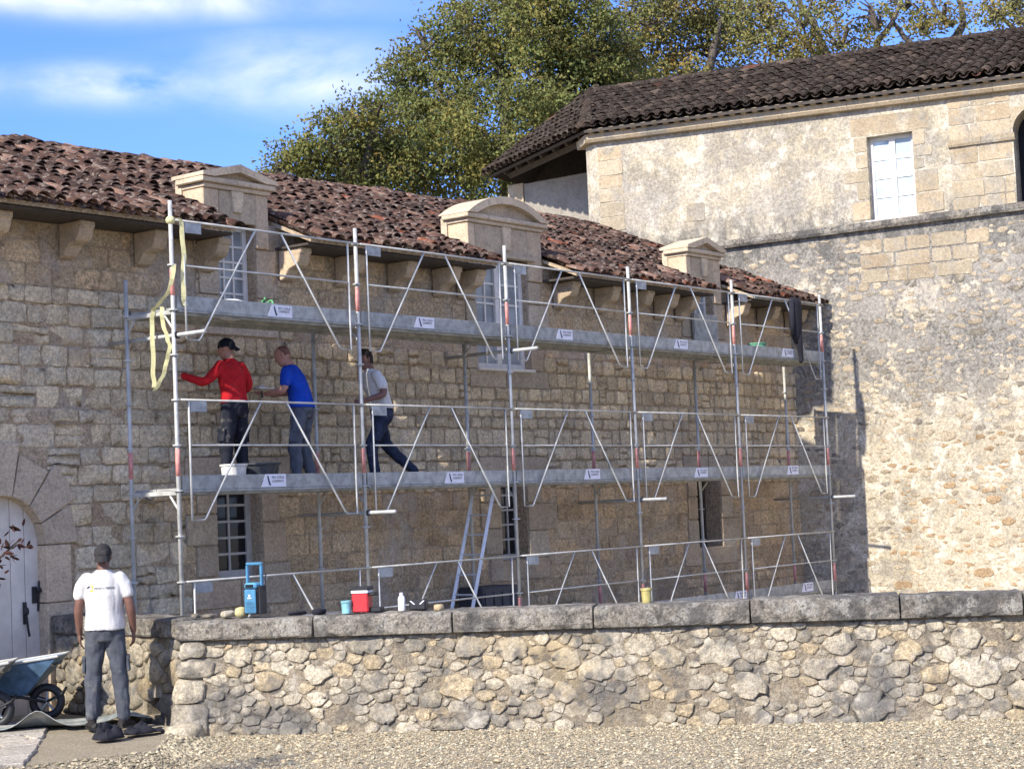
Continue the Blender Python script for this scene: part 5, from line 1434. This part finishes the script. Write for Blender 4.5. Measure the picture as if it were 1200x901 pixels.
def person(label, loc, rz, skin, P, top, legs_mt, shoe_mt, group=None):
    """P: joints in the person's own frame (x right, y forward, z up, feet on z=0)"""
    t = thing('person', label, 'person', loc, rz, group, local=True)
    V = lambda k: Vector(P[k])
    X = Vector(P.get('right', (1, 0, 0))).normalized(); Y = Vector((-X.y, X.x, 0))
    pel, ch, nk, hd = V('pelvis'), V('chest'), V('neck'), V('head')
    sx = P.get('sx', .185)
    Xc = Vector(P.get('chest_right', tuple(X))).normalized(); Yc = Vector((-Xc.y, Xc.x, 0)).normalized()
    sh = {s: nk+Xc*s*sx+Vector((0, 0, -.062)) for s in (-1, 1)}
    hip = {s: pel+X*s*.092+Vector((0, 0, -.05)) for s in (-1, 1)}
    waist = pel.lerp(ch, .42)
    body = MB()
    loft(body, [(pel+Vector((0, 0, -.11)), X*.13, Y*.09), (pel, X*.165, Y*.115), (waist, X*.135, Y*.10), (ch, Xc*.16, Yc*.112), (ch.lerp(nk, .55), Xc*.165, Yc*.10), (nk+Vector((0, 0, -.03)), Xc*.10, Yc*.065), (nk+(hd-nk)*.15, Xc*.058, Yc*.058)], 18)
    ax = (hd-nk).normalized()
    limb(body, [nk-ax*.03, nk.lerp(hd, .75)], [.06, .055])
    head(body, hd, P['face'], P.get('up', (0, 0, 1)))
    for s, k in ((-1, 'L'), (1, 'R')):
        e, w = V('elbow'+k), V('wrist'+k)
        limb(body, curve3(sh[s]-Xc*s*.02, e, w), [.052, .052, .049, .047, .045, .046, .044, .037, .029])
        dd, pp, cu = P['hand'+k]
        hand(body, w, dd, pp, s, cu)
        kn, an = V('knee'+k), V('ankle'+k)
        limb(body, curve3(hip[s], kn, an), [.088, .078, .066, .058, .055, .055, .055, .046, .036])
    put('body', vox(body, 'body', .0075, 2), skin, t)
    # trousers
    tr_ = MB()
    loft(tr_, [(pel+Vector((0, 0, -.13)), X*.15, Y*.115), (pel+Vector((0, 0, -.03)), X*.182, Y*.138), (pel+Vector((0, 0, .09)), X*.165, Y*.125), (pel+Vector((0, 0, .125)), X*.158, Y*.12)], 20)
    for s, k in ((-1, 'L'), (1, 'R')):
        kn, an = V('knee'+k), V('ankle'+k); end = an+Vector((0, 0, .035))
        pts = curve3(hip[s]+Vector((0, 0, -.02)), kn, end)
        limb(tr_, pts, [.104, .096, .087, .083, .081, .079, .076, .072, .064])
    tro = put('trousers', vox(tr_, 'trousers', .011, 3, P.get('fold', .008), 7, (1, 1, .8), rng.uniform(0, 9)), legs_mt, t)
    for s, k in ((-1, 'L'), (1, 'R')):
        kn = V('knee'+k); q = hip[s].lerp(kn, .72); d = (kn-hip[s]).normalized(); out = (X*s); fr = d.cross(out)
        mb = MB(); hw, hh = .055, .075
        vs = [q+fr*(a*hw)+d*(b*hh)+out*(.085+c_) for c_ in (-.01, .022) for a, b in ((-1, -1), (1, -1), (1, 1), (-1, 1))]
        mb.add(vs, [(0,3,2,1), (4,5,6,7), (0,1,5,4), (1,2,6,5), (2,3,7,6), (3,0,4,7)]); mb.build('pocket', legs_mt, tro, bevel=.008)
        vs = [q+fr*(a*hw*1.05)+d*(b*.02-.062)+out*(.088+c_) for c_ in (-.01, .026) for a, b in ((-1, -1), (1, -1), (1, 1), (-1, 1))]
        mb = MB(); mb.add(vs, [(0,3,2,1), (4,5,6,7), (0,1,5,4), (1,2,6,5), (2,3,7,6), (3,0,4,7)]); mb.build('pocket_flap', legs_mt, tro, bevel=.006)
    mb = MB(); loft(mb, [(pel+Vector((0, 0, .095)), X*.160, Y*.120), (pel+Vector((0, 0, .128)), X*.156, Y*.116)], 24); mb.build('belt', M['iron'], tro)
    # boots
    for k in ('L', 'R'):
        an = V('ankle'+k); td = Vector(P.get('toe'+k, (0, 1, 0))).normalized(); r = Vector((td.y, -td.x, 0)).normalized(); u = r.cross(td)
        b = MB(); g0 = an-u*.082
        loft(b, [(g0-td*.075+u*.03, r*.032, u*.03), (g0-td*.05+u*.04, r*.040, u*.04), (g0+td*.02+u*.042, r*.042, u*.042), (g0+td*.09+u*.034, r*.048, u*.033), (g0+td*.15+u*.028, r*.044, u*.027), (g0+td*.185+u*.024, r*.026, u*.02)], 12)
        limb(b, [g0+u*.05-td*.01, an+u*.05-td*.015], [.043, .046])
        bo = put('boot', vox(b, 'boot', .009, 2), shoe_mt, t)
        mb = MB(); mb.prism([(-.082, -.038), (.06, -.044), (.15, -.044), (.19, -.02), (.19, .02), (.15, .044), (.06, .044), (-.082, .038)], lambda a, c: g0+td*a+r*c-u*.004, lambda a, c: g0+td*a+r*c+u*.016); mb.build('sole', M['iron'], bo)
    # top garment
    mt, sleeve, hem, loose = top
    g_ = MB()
    low_ = pel+Vector((0, 0, hem))
    loft(g_, [(low_, X*(.178+loose), Y*(.135+loose)), (pel.lerp(waist, .5)+Vector((0, 0, .02)), X*(.168+loose), Y*(.128+loose)), (waist+Vector((0, 0, .04)), X*(.158+loose), Y*(.122+loose)), (ch, Xc*(.182+loose*.6), Yc*(.130+loose*.5)), (ch.lerp(nk, .5), Xc*(.186+loose*.3), Yc*.118), (nk+Vector((0, 0, -.045)), Xc*.165, Yc*.098), (nk+Vector((0, 0, .0)), Xc*.095, Yc*.084), (nk+ax*.03, Xc*.070, Yc*.072)], 24)
    for s, k in ((-1, 'L'), (1, 'R')):
        e, w = V('elbow'+k), V('wrist'+k); c3 = curve3(sh[s]-Xc*s*.03, e, w)
        if sleeve >= 1: limb(g_, c3, [.072, .068, .062, .059, .058, .056, .054, .048, .042])
        else:
            q = sh[s].lerp(e, sleeve); limb(g_, [sh[s]-Xc*s*.035, sh[s].lerp(e, sleeve*.5), q], [.076, .071, .068])
    shirt = put('shirt', vox(g_, 'shirt', .010, 4, P.get('sfold', .009), 5.5, (1, 1, .35), rng.uniform(0, 9)), mt, t)
    return t, shirt
def cap(parent, c, f, up, mt, back=False, name='cap'):
    c = Vector(c); f = Vector(f).normalized(); u = Vector(up); u = (u-f*u.dot(f)).normalized(); r = f.cross(u)
    mb = MB(); rings = []
    for k in range(7):
        a = k/6*math.pi/2; rings.append((c+u*(.028+.098*math.sin(a))-f*.008, r*(.084*math.cos(a)+.002), f*(.107*math.cos(a)+.002)))
    loft(mb, [(c+u*.012-f*.008, r*.083, f*.106)]+rings, 20)
    cp = mb.build(name, mt, parent, smooth=True)
    d = -f if back else f
    mb = MB(); V = []; F = []
    for j in range(9):
        a = -1.15+2.3*j/8
        p0 = c+u*.020+d*(.098*math.cos(a))+r*(.080*math.sin(a))-f*.008; p1 = c-u*(.006 if not back else .04)+d*(.098*math.cos(a)+.075*math.cos(a*.8))+r*(.082*math.sin(a))
        V += [p0, p1, p0+u*.006, p1+u*.006]
    for j in range(8):
        o = j*4; F += [(o, o+1, o+5, o+4), (o+2, o+6, o+7, o+3), (o+1, o+3, o+7, o+5)]
    mb.add(V, F); mb.build('brim', mt, cp, smooth=True)
    MB().ell(c+u*.127-f*.008, .008, .008, .006, 8, 5).build('button', mt, cp)
    return cp
def cloth_mat(name, c, bump=.35, var=.14, rough=.9, dust=.25):
    n = N(name)
    b = n.mix(n.ramp(n.noise(9, 6, .65), .3, .7), tuple(x*(1-var) for x in c), tuple(min(1, x*(1+var)) for x in c))
    b = n.mix(n.math('MULTIPLY', n.ramp(n.noise(7, 8, .7), .54, .70), dust), b, (.40, .37, .32))       # stone dust rubbed into the cloth
    b = n.mix(1.0, b, n.tint(), 'MULTIPLY')
    h = n.math('ADD', n.noise(16, 5, .6, stretch=(1, 1, .4)), n.math('MULTIPLY', n.noise(60, 4, .6), .3))
    return n.done(b, rough, n.bump(h, bump, .03), spec=.1)
skinA = simple('skin_warm', (.36,.19,.135), .6, var=.1); skinB = simple('skin_ruddy', (.40,.20,.15), .55, var=.12); skinC = simple('skin_brown', (.16,.080,.058), .55, var=.1)
white_c = cloth_mat('white_cotton', (.56,.545,.515), var=.05); red_c = cloth_mat('red_jersey', (.40,.016,.02), dust=.08); blue_c = cloth_mat('blue_cotton', (.012,.055,.36), dust=.06)
navy_t = cloth_mat('dark_workwear', (.018,.020,.028)); grey_t = cloth_mat('grey_workwear', (.085,.095,.115), var=.25); slate_t = cloth_mat('slate_workwear', (.075,.082,.095), var=.2)
jean_t = cloth_mat('navy_jeans', (.028,.036,.06), var=.3); boot_m = cloth_mat('boot_leather', (.03,.027,.026), .5); cap_m = cloth_mat('black_cap', (.014,.015,.02)); grey_cap = cloth_mat('charcoal_cap', (.035,.033,.034))
face = lambda fx, fy: math.atan2(-fx, fy)
AN = .085
# man standing on the paving, back to the camera
P = dict(pelvis=(0, 0, .97), chest=(0, -.01, 1.28), neck=(0, -.015, 1.505), head=(0, .015, 1.66), face=(0, 1, .10), right=(1, .05, 0), sx=.185,
         elbowL=(-.245, -.03, 1.17), wristL=(-.25, .06, .925), elbowR=(.255, -.03, 1.17), wristR=(.265, .07, .925),
         handL=((0, .15, -1), (1, .2, 0), .5), handR=((0, .15, -1), (-1, .2, 0), .6),
         kneeL=(-.125, .02, .50), ankleL=(-.145, -.02, AN), kneeR=(.13, .02, .50), ankleR=(.155, 0, AN), toeL=(-.3, 1, 0), toeR=(.45, 1, 0), sfold=.010, fold=.010)
t, shirt = person('man in white T-shirt and grey work trousers standing on the paving, back turned', (-1.93, -1.06, -.305), face(.72, .69), skinC, P, (white_c, .55, -.02, .022), slate_t, boot_m)
cp_ = cap(t, P['head'], (0, 1, .10), (0, 0, 1), grey_cap, back=True)
bm = bmesh.new(); bm.from_mesh(shirt.data); bvh = BVHTree.FromBMesh(bm); bm.free()
def on_back(me):
    for v in me.vertices:
        h = bvh.ray_cast(Vector((v.co.x, -.6, v.co.z)), Vector((0, 1, 0)))
        v.co.y = (h[0].y if h[0] else -.13)-.003
o = text('RENOV PIERRE', .030, 'lettering', M['grey_ink'], shirt, Matrix.Translation((-.075, 0, 1.345)) @ RX); on_back(o.data)
gold = simple('gold_print', (.55,.38,.04), .7)
for k, (a, d_) in enumerate(((2.6, 0), (.75, 0), (-1.0, 0))):
    mb = MB(); c0 = Vector((-.112+.024*math.cos(a), 0, 1.356+.024*math.sin(a))); e = Vector((math.cos(a+1.2), 0, math.sin(a+1.2)))*.020; f_ = Vector((math.cos(a), 0, math.sin(a)))*.009
    mb.add([c0-e-f_, c0+e-f_, c0+e*.8+f_, c0-e*.8+f_], [(0, 1, 2, 3)]); o = mb.build('emblem', gold if k else M['navy_ink'], shirt); on_back(o.data)
# man in red on the lower deck, left arm out to the wall
P = dict(pelvis=(0, 0, .96), chest=(-.01, .02, 1.27), neck=(-.01, .035, 1.485), head=(-.02, .085, 1.635), face=(-.35, 1, -.12), right=(1, 0, 0), sx=.19,
         elbowL=(-.36, .12, 1.22), wristL=(-.52, .30, 1.31), elbowR=(.30, .02, 1.20), wristR=(.26, .24, 1.09),
         handL=((-.55, .8, .15), (.3, .3, -1), 1.0), handR=((-.2, 1, 0), (-.8, 0, -.3), .9),
         kneeL=(-.14, .03, .49), ankleL=(-.18, -.02, AN), kneeR=(.12, .04, .49), ankleR=(.15, 0, AN), toeL=(-.3, 1, 0), toeR=(.3, 1, 0), fold=.010)
t, _ = person('man in red long-sleeved jersey and dark cap reaching to the wall', (1.27, .42, 2.032), face(-.08, 1), skinA, P, (red_c, 1.0, .03, .012), navy_t, boot_m)
cap(t, P['head'], P['face'], (0, 0, 1), cap_m, back=True)
# man in blue looking down at the hawk in his hand
P = dict(pelvis=(0, -.02, .95), chest=(0, .04, 1.25), neck=(0, .10, 1.455), head=(-.02, .20, 1.595), face=(-.25, 1, -.55), up=(0, .5, 1), right=(1, 0, 0), sx=.20,
         elbowL=(-.27, .10, 1.16), wristL=(-.22, .36, 1.13), elbowR=(.29, .06, 1.18), wristR=(.16, .32, 1.14),
         handL=((.25, 1, .05), (0, 0, 1), .5), handR=((-.4, .9, 0), (-.9, 0, .2), 1.0),
         kneeL=(-.10, .05, .49), ankleL=(-.13, .03, AN), kneeR=(.12, .03, .49), ankleR=(.14, -.06, AN), toeL=(-.25, 1, 0), toeR=(.3, 1, 0), fold=.014)
t, _ = person('bald man in blue T-shirt and grey trousers looking down at his tool', (2.36, .42, 2.032), face(-.42, .9), skinB, P, (blue_c, .62, .0, .016), grey_t, boot_m)
# short cropped hair
hc = Vector(P['head']); hf = Vector(P['face']).normalized(); hu = Vector(P['up']); hu = (hu-hf*hu.dot(hf)).normalized(); hr = hf.cross(hu)
mb = MB(); loft(mb, [(hc-hu*.02-hf*.055, hr*.066, hf*.048), (hc+hu*.03-hf*.030, hr*.0765, hf*.074), (hc+hu*.07-hf*.025, hr*.072, hf*.078), (hc+hu*.102-hf*.02, hr*.053, hf*.058), (hc+hu*.119-hf*.015, hr*.024, hf*.03)], 16)
mb.build('cropped_hair', simple('stubble', (.17,.085,.065), .8), t, smooth=True)
hk_ = thing('plastering_hawk', 'small metal mortar hawk held by the man in blue', 'hawk', (1.90, .52, 3.15))
MB().box((1.68, .42, 3.205), (1.93, .64, 3.213)).build('plate', M['steel'], hk_)
MB().tube([(1.82, .53, 3.203), (1.83, .53, 3.10)], .014, 8).build('grip', M['dark_wood'], hk_)
mb = MB(); mb.ell((1.80, .53, 3.214), .09, .08, .035, 10, 6); mb.build('mortar', mortar, hk_, smooth=True)
# man in white walking behind the second upright
P = dict(pelvis=(0, -.02, .94), chest=(0, .06, 1.235), neck=(0, .115, 1.445), head=(0, .19, 1.585), face=(-.2, 1, -.2), up=(0, .2, 1), right=(1, 0, 0), sx=.19,
         elbowL=(-.27, .05, 1.13), wristL=(-.23, .30, 1.06), elbowR=(.27, -.10, 1.14), wristR=(.24, -.09, .89),
         handL=((0, 1, -.2), (1, 0, 0), .7), handR=((0, .1, -1), (-1, 0, 0), .6),
         kneeL=(-.10, .20, .50), ankleL=(-.11, .16, AN), kneeR=(.10, -.10, .50), ankleR=(.12, -.52, AN+.04), toeL=(-.1, 1, 0), toeR=(.2, .85, -.45), fold=.012)
t, _ = person('dark-haired man in white T-shirt and jeans striding along the lower deck', (3.78, .40, 2.032), face(-.93, .36), skinC, P, (white_c, .58, .02, .014), jean_t, boot_m)
hc = Vector(P['head']); hf = Vector(P['face']).normalized(); hu = Vector((0, .2, 1)); hu = (hu-hf*hu.dot(hf)).normalized(); hr = hf.cross(hu)
mb = MB(); loft(mb, [(hc-hu*.05-hf*.06, hr*.066, hf*.05), (hc+hu*.03-hf*.028, hr*.084, hf*.085), (hc+hu*.08-hf*.015, hr*.082, hf*.095), (hc+hu*.125-hf*.01, hr*.058, hf*.065), (hc+hu*.142-hf*.01, hr*.02, hf*.025)], 16)
put('hair', vox(mb, 'hair', .010, 1, .012, 30, (1, 1, 1)), simple('dark_hair', (.02,.014,.011), .8), t)
MB().tube([Vector(P['wristR'])+Vector((0, 0, .01)), Vector(P['wristR'])+Vector((0, 0, -.012))], .036, 12).build('watch', M['banner'], t)

# ------------------------------------------------------------------ trees and the shrub
def leaf_mat(name, cols, trans=.25):
    n = N(name)
    c = n.mix(n.ramp(n.noise(.55, 4), .38, .62), cols[0], cols[1])
    c = n.mix(n.ramp(n.noise(1.9, 5, .6), .52, .70), c, cols[2])
    c = n.mix(1.0, c, n.tint(), 'MULTIPLY')
    n.done(c, .75, spec=.12)
    tr_ = n.t.nodes.new('ShaderNodeBsdfTranslucent'); n.lk(c, tr_.inputs['Color'])
    mx = n.t.nodes.new('ShaderNodeMixShader'); mx.inputs[0].default_value = trans
    n.lk(n.b.outputs[0], mx.inputs[1]); n.lk(tr_.outputs[0], mx.inputs[2]); n.lk(mx.outputs[0], n.t.nodes['Material Output'].inputs['Surface']); return n.m
bark = stone_mat('bark', (.14,.115,.09), (.10,.082,.066), (.04,.034,.028), (.25,.23,.2), bump=.8)
oak_l = leaf_mat('oak_leaf', ((.19,.20,.062), (.155,.175,.058), (.25,.21,.075)))
yel_l = leaf_mat('turning_leaf', ((.25,.235,.08), (.20,.20,.07), (.33,.25,.09)))
def foliage(blobs, n_per_m3, size, seed, shell=.5):
    """leaf-sized faces gathered into twig clusters through the volume of the crown's masses"""
    rs = np.random.RandomState(seed); V = []; F = []; C_ = []
    for (c, r, dens) in blobs:
        c = np.array(c); ncl = max(6, int(n_per_m3*dens*r**2*.95))
        for _ in range(ncl):
            d = rs.normal(size=3); d /= np.linalg.norm(d); q = r*(rs.uniform(.25, 1)**.45)
            k = 1+.28*mnoise.noise(Vector((d[0]*2.2+c[0], d[1]*2.2+c[1], d[2]*2.2+c[2])))
            cc = c+d*q*k*np.array([1, 1, .92])
            nl = rs.randint(46, 84); cr_ = rs.uniform(.13, .29)
            tn = rs.uniform(.72, 1.22); wm = rs.uniform(-.15, .3)*(rs.rand() < .5)
            for _l in range(nl):
                p = cc+rs.normal(size=3)*cr_*np.array([1.15, 1.15, .7])
                a = rs.normal(size=3); a /= np.linalg.norm(a); b = np.cross(a, rs.normal(size=3)); b /= np.linalg.norm(b)
                s = size*rs.uniform(.65, 1.25); e = np.cross(a, b)*s*.18
                o = len(V)
                V += [tuple(p-a*s*.5), tuple(p+b*s*.30+e), tuple(p+a*s*.55), tuple(p-b*s*.30+e)]
                F.append((o, o+1, o+2, o+3)); t = tn*rs.uniform(.88, 1.12); C_ += [(t*(1+wm), t, t*(1-wm*.6))]*4
    mb = MB(); mb.v = V; mb.f = F; mb.c = C_; return mb
def PW(x, y, D):
    """a point of the far planting: bearing and height written as the photograph's column and row at a distance of D metres"""
    v = fw*FPX+cx_*(x-600)-cy_*(y-450.5); h = Vector((math.cos(YAW), math.sin(YAW), 0)); return CAM+v*(D/v.dot(h))
def tree(label, trunk, limbs, blobs, leaf, size, dens, seed, group='trees behind the house'):
    bx_ = Vector((trunk[0].x, trunk[0].y, -.45)); t = thing('tree', label, 'tree', tuple(bx_), group=group)
    mb = MB(); k = len(trunk); mb.tube([bx_]+trunk, [.42*(1-.55*i/k) for i in range(k+1)], 9); mb.build('trunk', bark, t, smooth=True)
    for lb in limbs:
        r0 = lb[0]; pts = lb[1:]; q = []
        for i in range(len(pts)-1):
            for s in (0, .33, .66): 
                p = Vector(pts[i]).lerp(Vector(pts[i+1]), s); q.append(p+Vector([rng.uniform(-.07, .07) for _ in range(3)])*(i+s > 0))
        q.append(Vector(pts[-1])); mb = MB(); mb.tube(q, [r0*(1-.8*i/len(q)) for i in range(len(q))], 7); mb.build('limb', bark, t, smooth=True)
    # twigs from limb ends into each mass of leaves
    mb = MB()
    for (c, r, d) in blobs:
        c = Vector(c)
        for _ in range(7):
            d_ = Vector((rng.gauss(0, 1), rng.gauss(0, 1), rng.gauss(.2, .8))).normalized(); mb.tube([c-Vector((0, 0, r*.3)), c+d_*r*.45+Vector((0, 0, .1)), c+d_*r*.92], [.05, .032, .012], 5)
    mb.build('twigs', bark, t, kind='stuff')
    f = foliage([(tuple(c), r, d) for c, r, d in blobs], dens, size, seed); f.build('crown', leaf, t)
    return t
def B(lst, D, jit=1.2):
    out = []
    for q in lst:
        x, y, rp = q[:3]; d = D+rng.uniform(-jit, jit); out.append((PW(x, y, d), rp*D/FPX, q[3] if len(q) > 3 else 1.0))
    return out
D = 44
main = B([(600,150,95), (520,110,70), (565,45,62), (625,30,55), (655,80,75), (700,120,70), (520,185,62), (590,215,60), (480,150,55), (470,88,34), (500,50,30), (545,20,28), (600,0,30), (690,55,55), (640,180,70), (470,200,45), (655,-10,50), (720,70,40)], D)
tree('broad oak with olive-brown foliage rising behind the middle of the house roof', [PW(600, 330, D), PW(598, 230, D), PW(596, 170, D)], [(.2, PW(597, 210, D), PW(540, 150, D), PW(510, 95, D)), (.2, PW(597, 190, D), PW(650, 130, D), PW(680, 80, D)), (.18, PW(596, 170, D), PW(590, 100, D), PW(570, 40, D))], main, oak_l, .108, 44, 3)
D = 42
tree('lower dense tree at the left end of the row above the house ridge', [PW(395, 300, D), PW(392, 230, D)], [(.12, PW(392, 240, D), PW(350, 205, D), PW(328, 190, D)), (.12, PW(392, 235, D), PW(430, 185, D), PW(440, 140, D))],
     B([(338,192,20,.8), (325,200,13,.7), (362,180,26), (392,170,36), (430,160,38), (425,205,42), (385,210,38), (455,195,42), (350,210,24), (412,138,20), (440,128,22)], D, .8), oak_l, .105, 56, 5)
D = 47
tree('tall oak with mixed green and tan leaves behind the peak of the dark roof', [PW(790, 250, D), PW(792, 150, D)], [(.2, PW(791, 170, D), PW(750, 90, D), PW(730, 40, D)), (.2, PW(791, 150, D), PW(830, 80, D), PW(845, 20, D))],
     B([(760,60,60), (800,95,55), (835,55,55), (735,110,45), (760,20,45), (820,10,50), (860,95,45), (775,-15,45), (865,25,40), (715,20,30,.7), (700,-5,25,.6)], D), yel_l, .110, 32, 7)
D = 43
tree('thinning yellow-brown tree with bare limbs above the dark tiled roof', [PW(985, 190, D), PW(985, 110, D)], [(.15, PW(985, 120, D), PW(970, 60, D), PW(940, 10, D), PW(925, -40, D)), (.16, PW(1080, 100, D), PW(1105, 55, D), PW(1125, 35, D), PW(1126, 8, D), PW(1110, -25, D)), (.12, PW(985, 130, D), PW(1010, 80, D), PW(1045, 30, D), PW(1065, -20, D)), (.1, PW(1090, 80, D), PW(1060, 45, D), PW(1040, 10, D)), (.08, PW(975, 75, D), PW(945, 55, D), PW(905, 30, D)), (.08, PW(1118, 30, D), PW(1100, 10, D), PW(1085, -15, D))],
     B([(905,50,42,.8), (940,20,42,.7), (945,75,38,.8), (985,45,40,.55), (1010,80,30,.5), (1030,25,36,.45), (890,5,36,.7), (975,-8,36,.6), (1065,70,30,.45), (1085,35,24,.35), (1060,5,26,.4), (1095,82,18,.5), (1105,15,16,.25), (900,90,30,.7)], D), yel_l, .105, 34, 9)
D = 41
tree('sparse tree at the right end of the row, beyond the roof ridge', [PW(1215, 160, D), PW(1212, 60, D)], [(.1, PW(1213, 90, D), PW(1190, 40, D), PW(1165, 10, D)), (.1, PW(1212, 60, D), PW(1225, 10, D), PW(1230, -30, D))],
     B([(1185,5,26,.5), (1165,20,14,.4), (1205,30,24,.5), (1230,5,40,.6), (1180,-22,30,.5)], D, .6), yel_l, .105, 38, 11)
# red-leaved shrub at the left edge
sx_, sy_ = -5.52, -3.64
t = thing('shrub', 'red-leaved evergreen shrub reaching in front of the arched door', 'shrub', (sx_, sy_, -.45))
red_leaf = leaf_mat('red_leaf', ((.055,.022,.018), (.035,.024,.017), (.10,.045,.026)), .15)
stems = [[(sx_, sy_, -.45), (sx_+.04, sy_, .6), (sx_+.10, sy_+.0, 1.5), (sx_+.24, sy_-.06, 2.15)], [(sx_, sy_, -.45), (sx_-.1, sy_+.1, .7), (sx_-.2, sy_+.1, 1.6), (sx_-.1, sy_+.1, 2.2)], [(sx_+.02, sy_, .3), (sx_+.14, sy_-.08, .9), (sx_+.30, sy_-.18, 1.38), (sx_+.47, sy_-.31, 1.57)]]
for s in stems: MB().tube(s, [.022, .016, .012, .006], 7).build('stem', bark, t, smooth=True)
V = []; F = []; C_ = []; rs = np.random.RandomState(5)
def leafat(p, a, s):
    b = np.cross(a, rs.normal(size=3)); b /= np.linalg.norm(b); e = np.cross(a, b)
    o = len(V); pts = [p, p+a*s*.3+b*s*.17+e*s*.04, p+a*s*.7+b*s*.15+e*s*.04, p+a*s, p+a*s*.7-b*s*.15+e*s*.04, p+a*s*.3-b*s*.17+e*s*.04]
    V.extend(tuple(q) for q in pts); F.append((o, o+1, o+2, o+3)); F.append((o, o+3, o+4, o+5)); k = rs.uniform(.6, 1.5); C_.extend([(k*rs.uniform(.9, 1.3), k, k)]*6)
for s in stems:
    s = [np.array(p) for p in s]
    for i in range(1, 3):
        for _ in range(30 if s is not stems[2] else 8):
            u = rs.rand(); c = s[i]*(1-u)+s[i+1]*u
            off = rs.normal(size=3)*(.11 if i == 1 else .09); off[2] *= .8
            a = rs.normal(size=3)+np.array([0, 0, .5]); a /= np.linalg.norm(a); leafat(c+off, a, rs.uniform(.06, .10))
for _ in range(16):
    u = rs.rand(); c = np.array(stems[2][2])*(1-u)+np.array(stems[2][3])*u
    a = rs.normal(size=3)+np.array([.5, -.5, .4]); a /= np.linalg.norm(a); leafat(c+rs.normal(size=3)*.03, a, rs.uniform(.06, .10))
for _ in range(110):
    d = rs.normal(size=3); d /= np.linalg.norm(d); c = np.array([sx_-.12, sy_+.05, 1.78])+d*np.array([.24, .24, .50])*rs.uniform(.5, 1)**.5
    a = d+rs.normal(size=3)*.6; a /= np.linalg.norm(a); leafat(c, a, rs.uniform(.06, .10))
mb = MB(); mb.v = V; mb.f = F; mb.c = C_; mb.build('foliage', red_leaf, t)
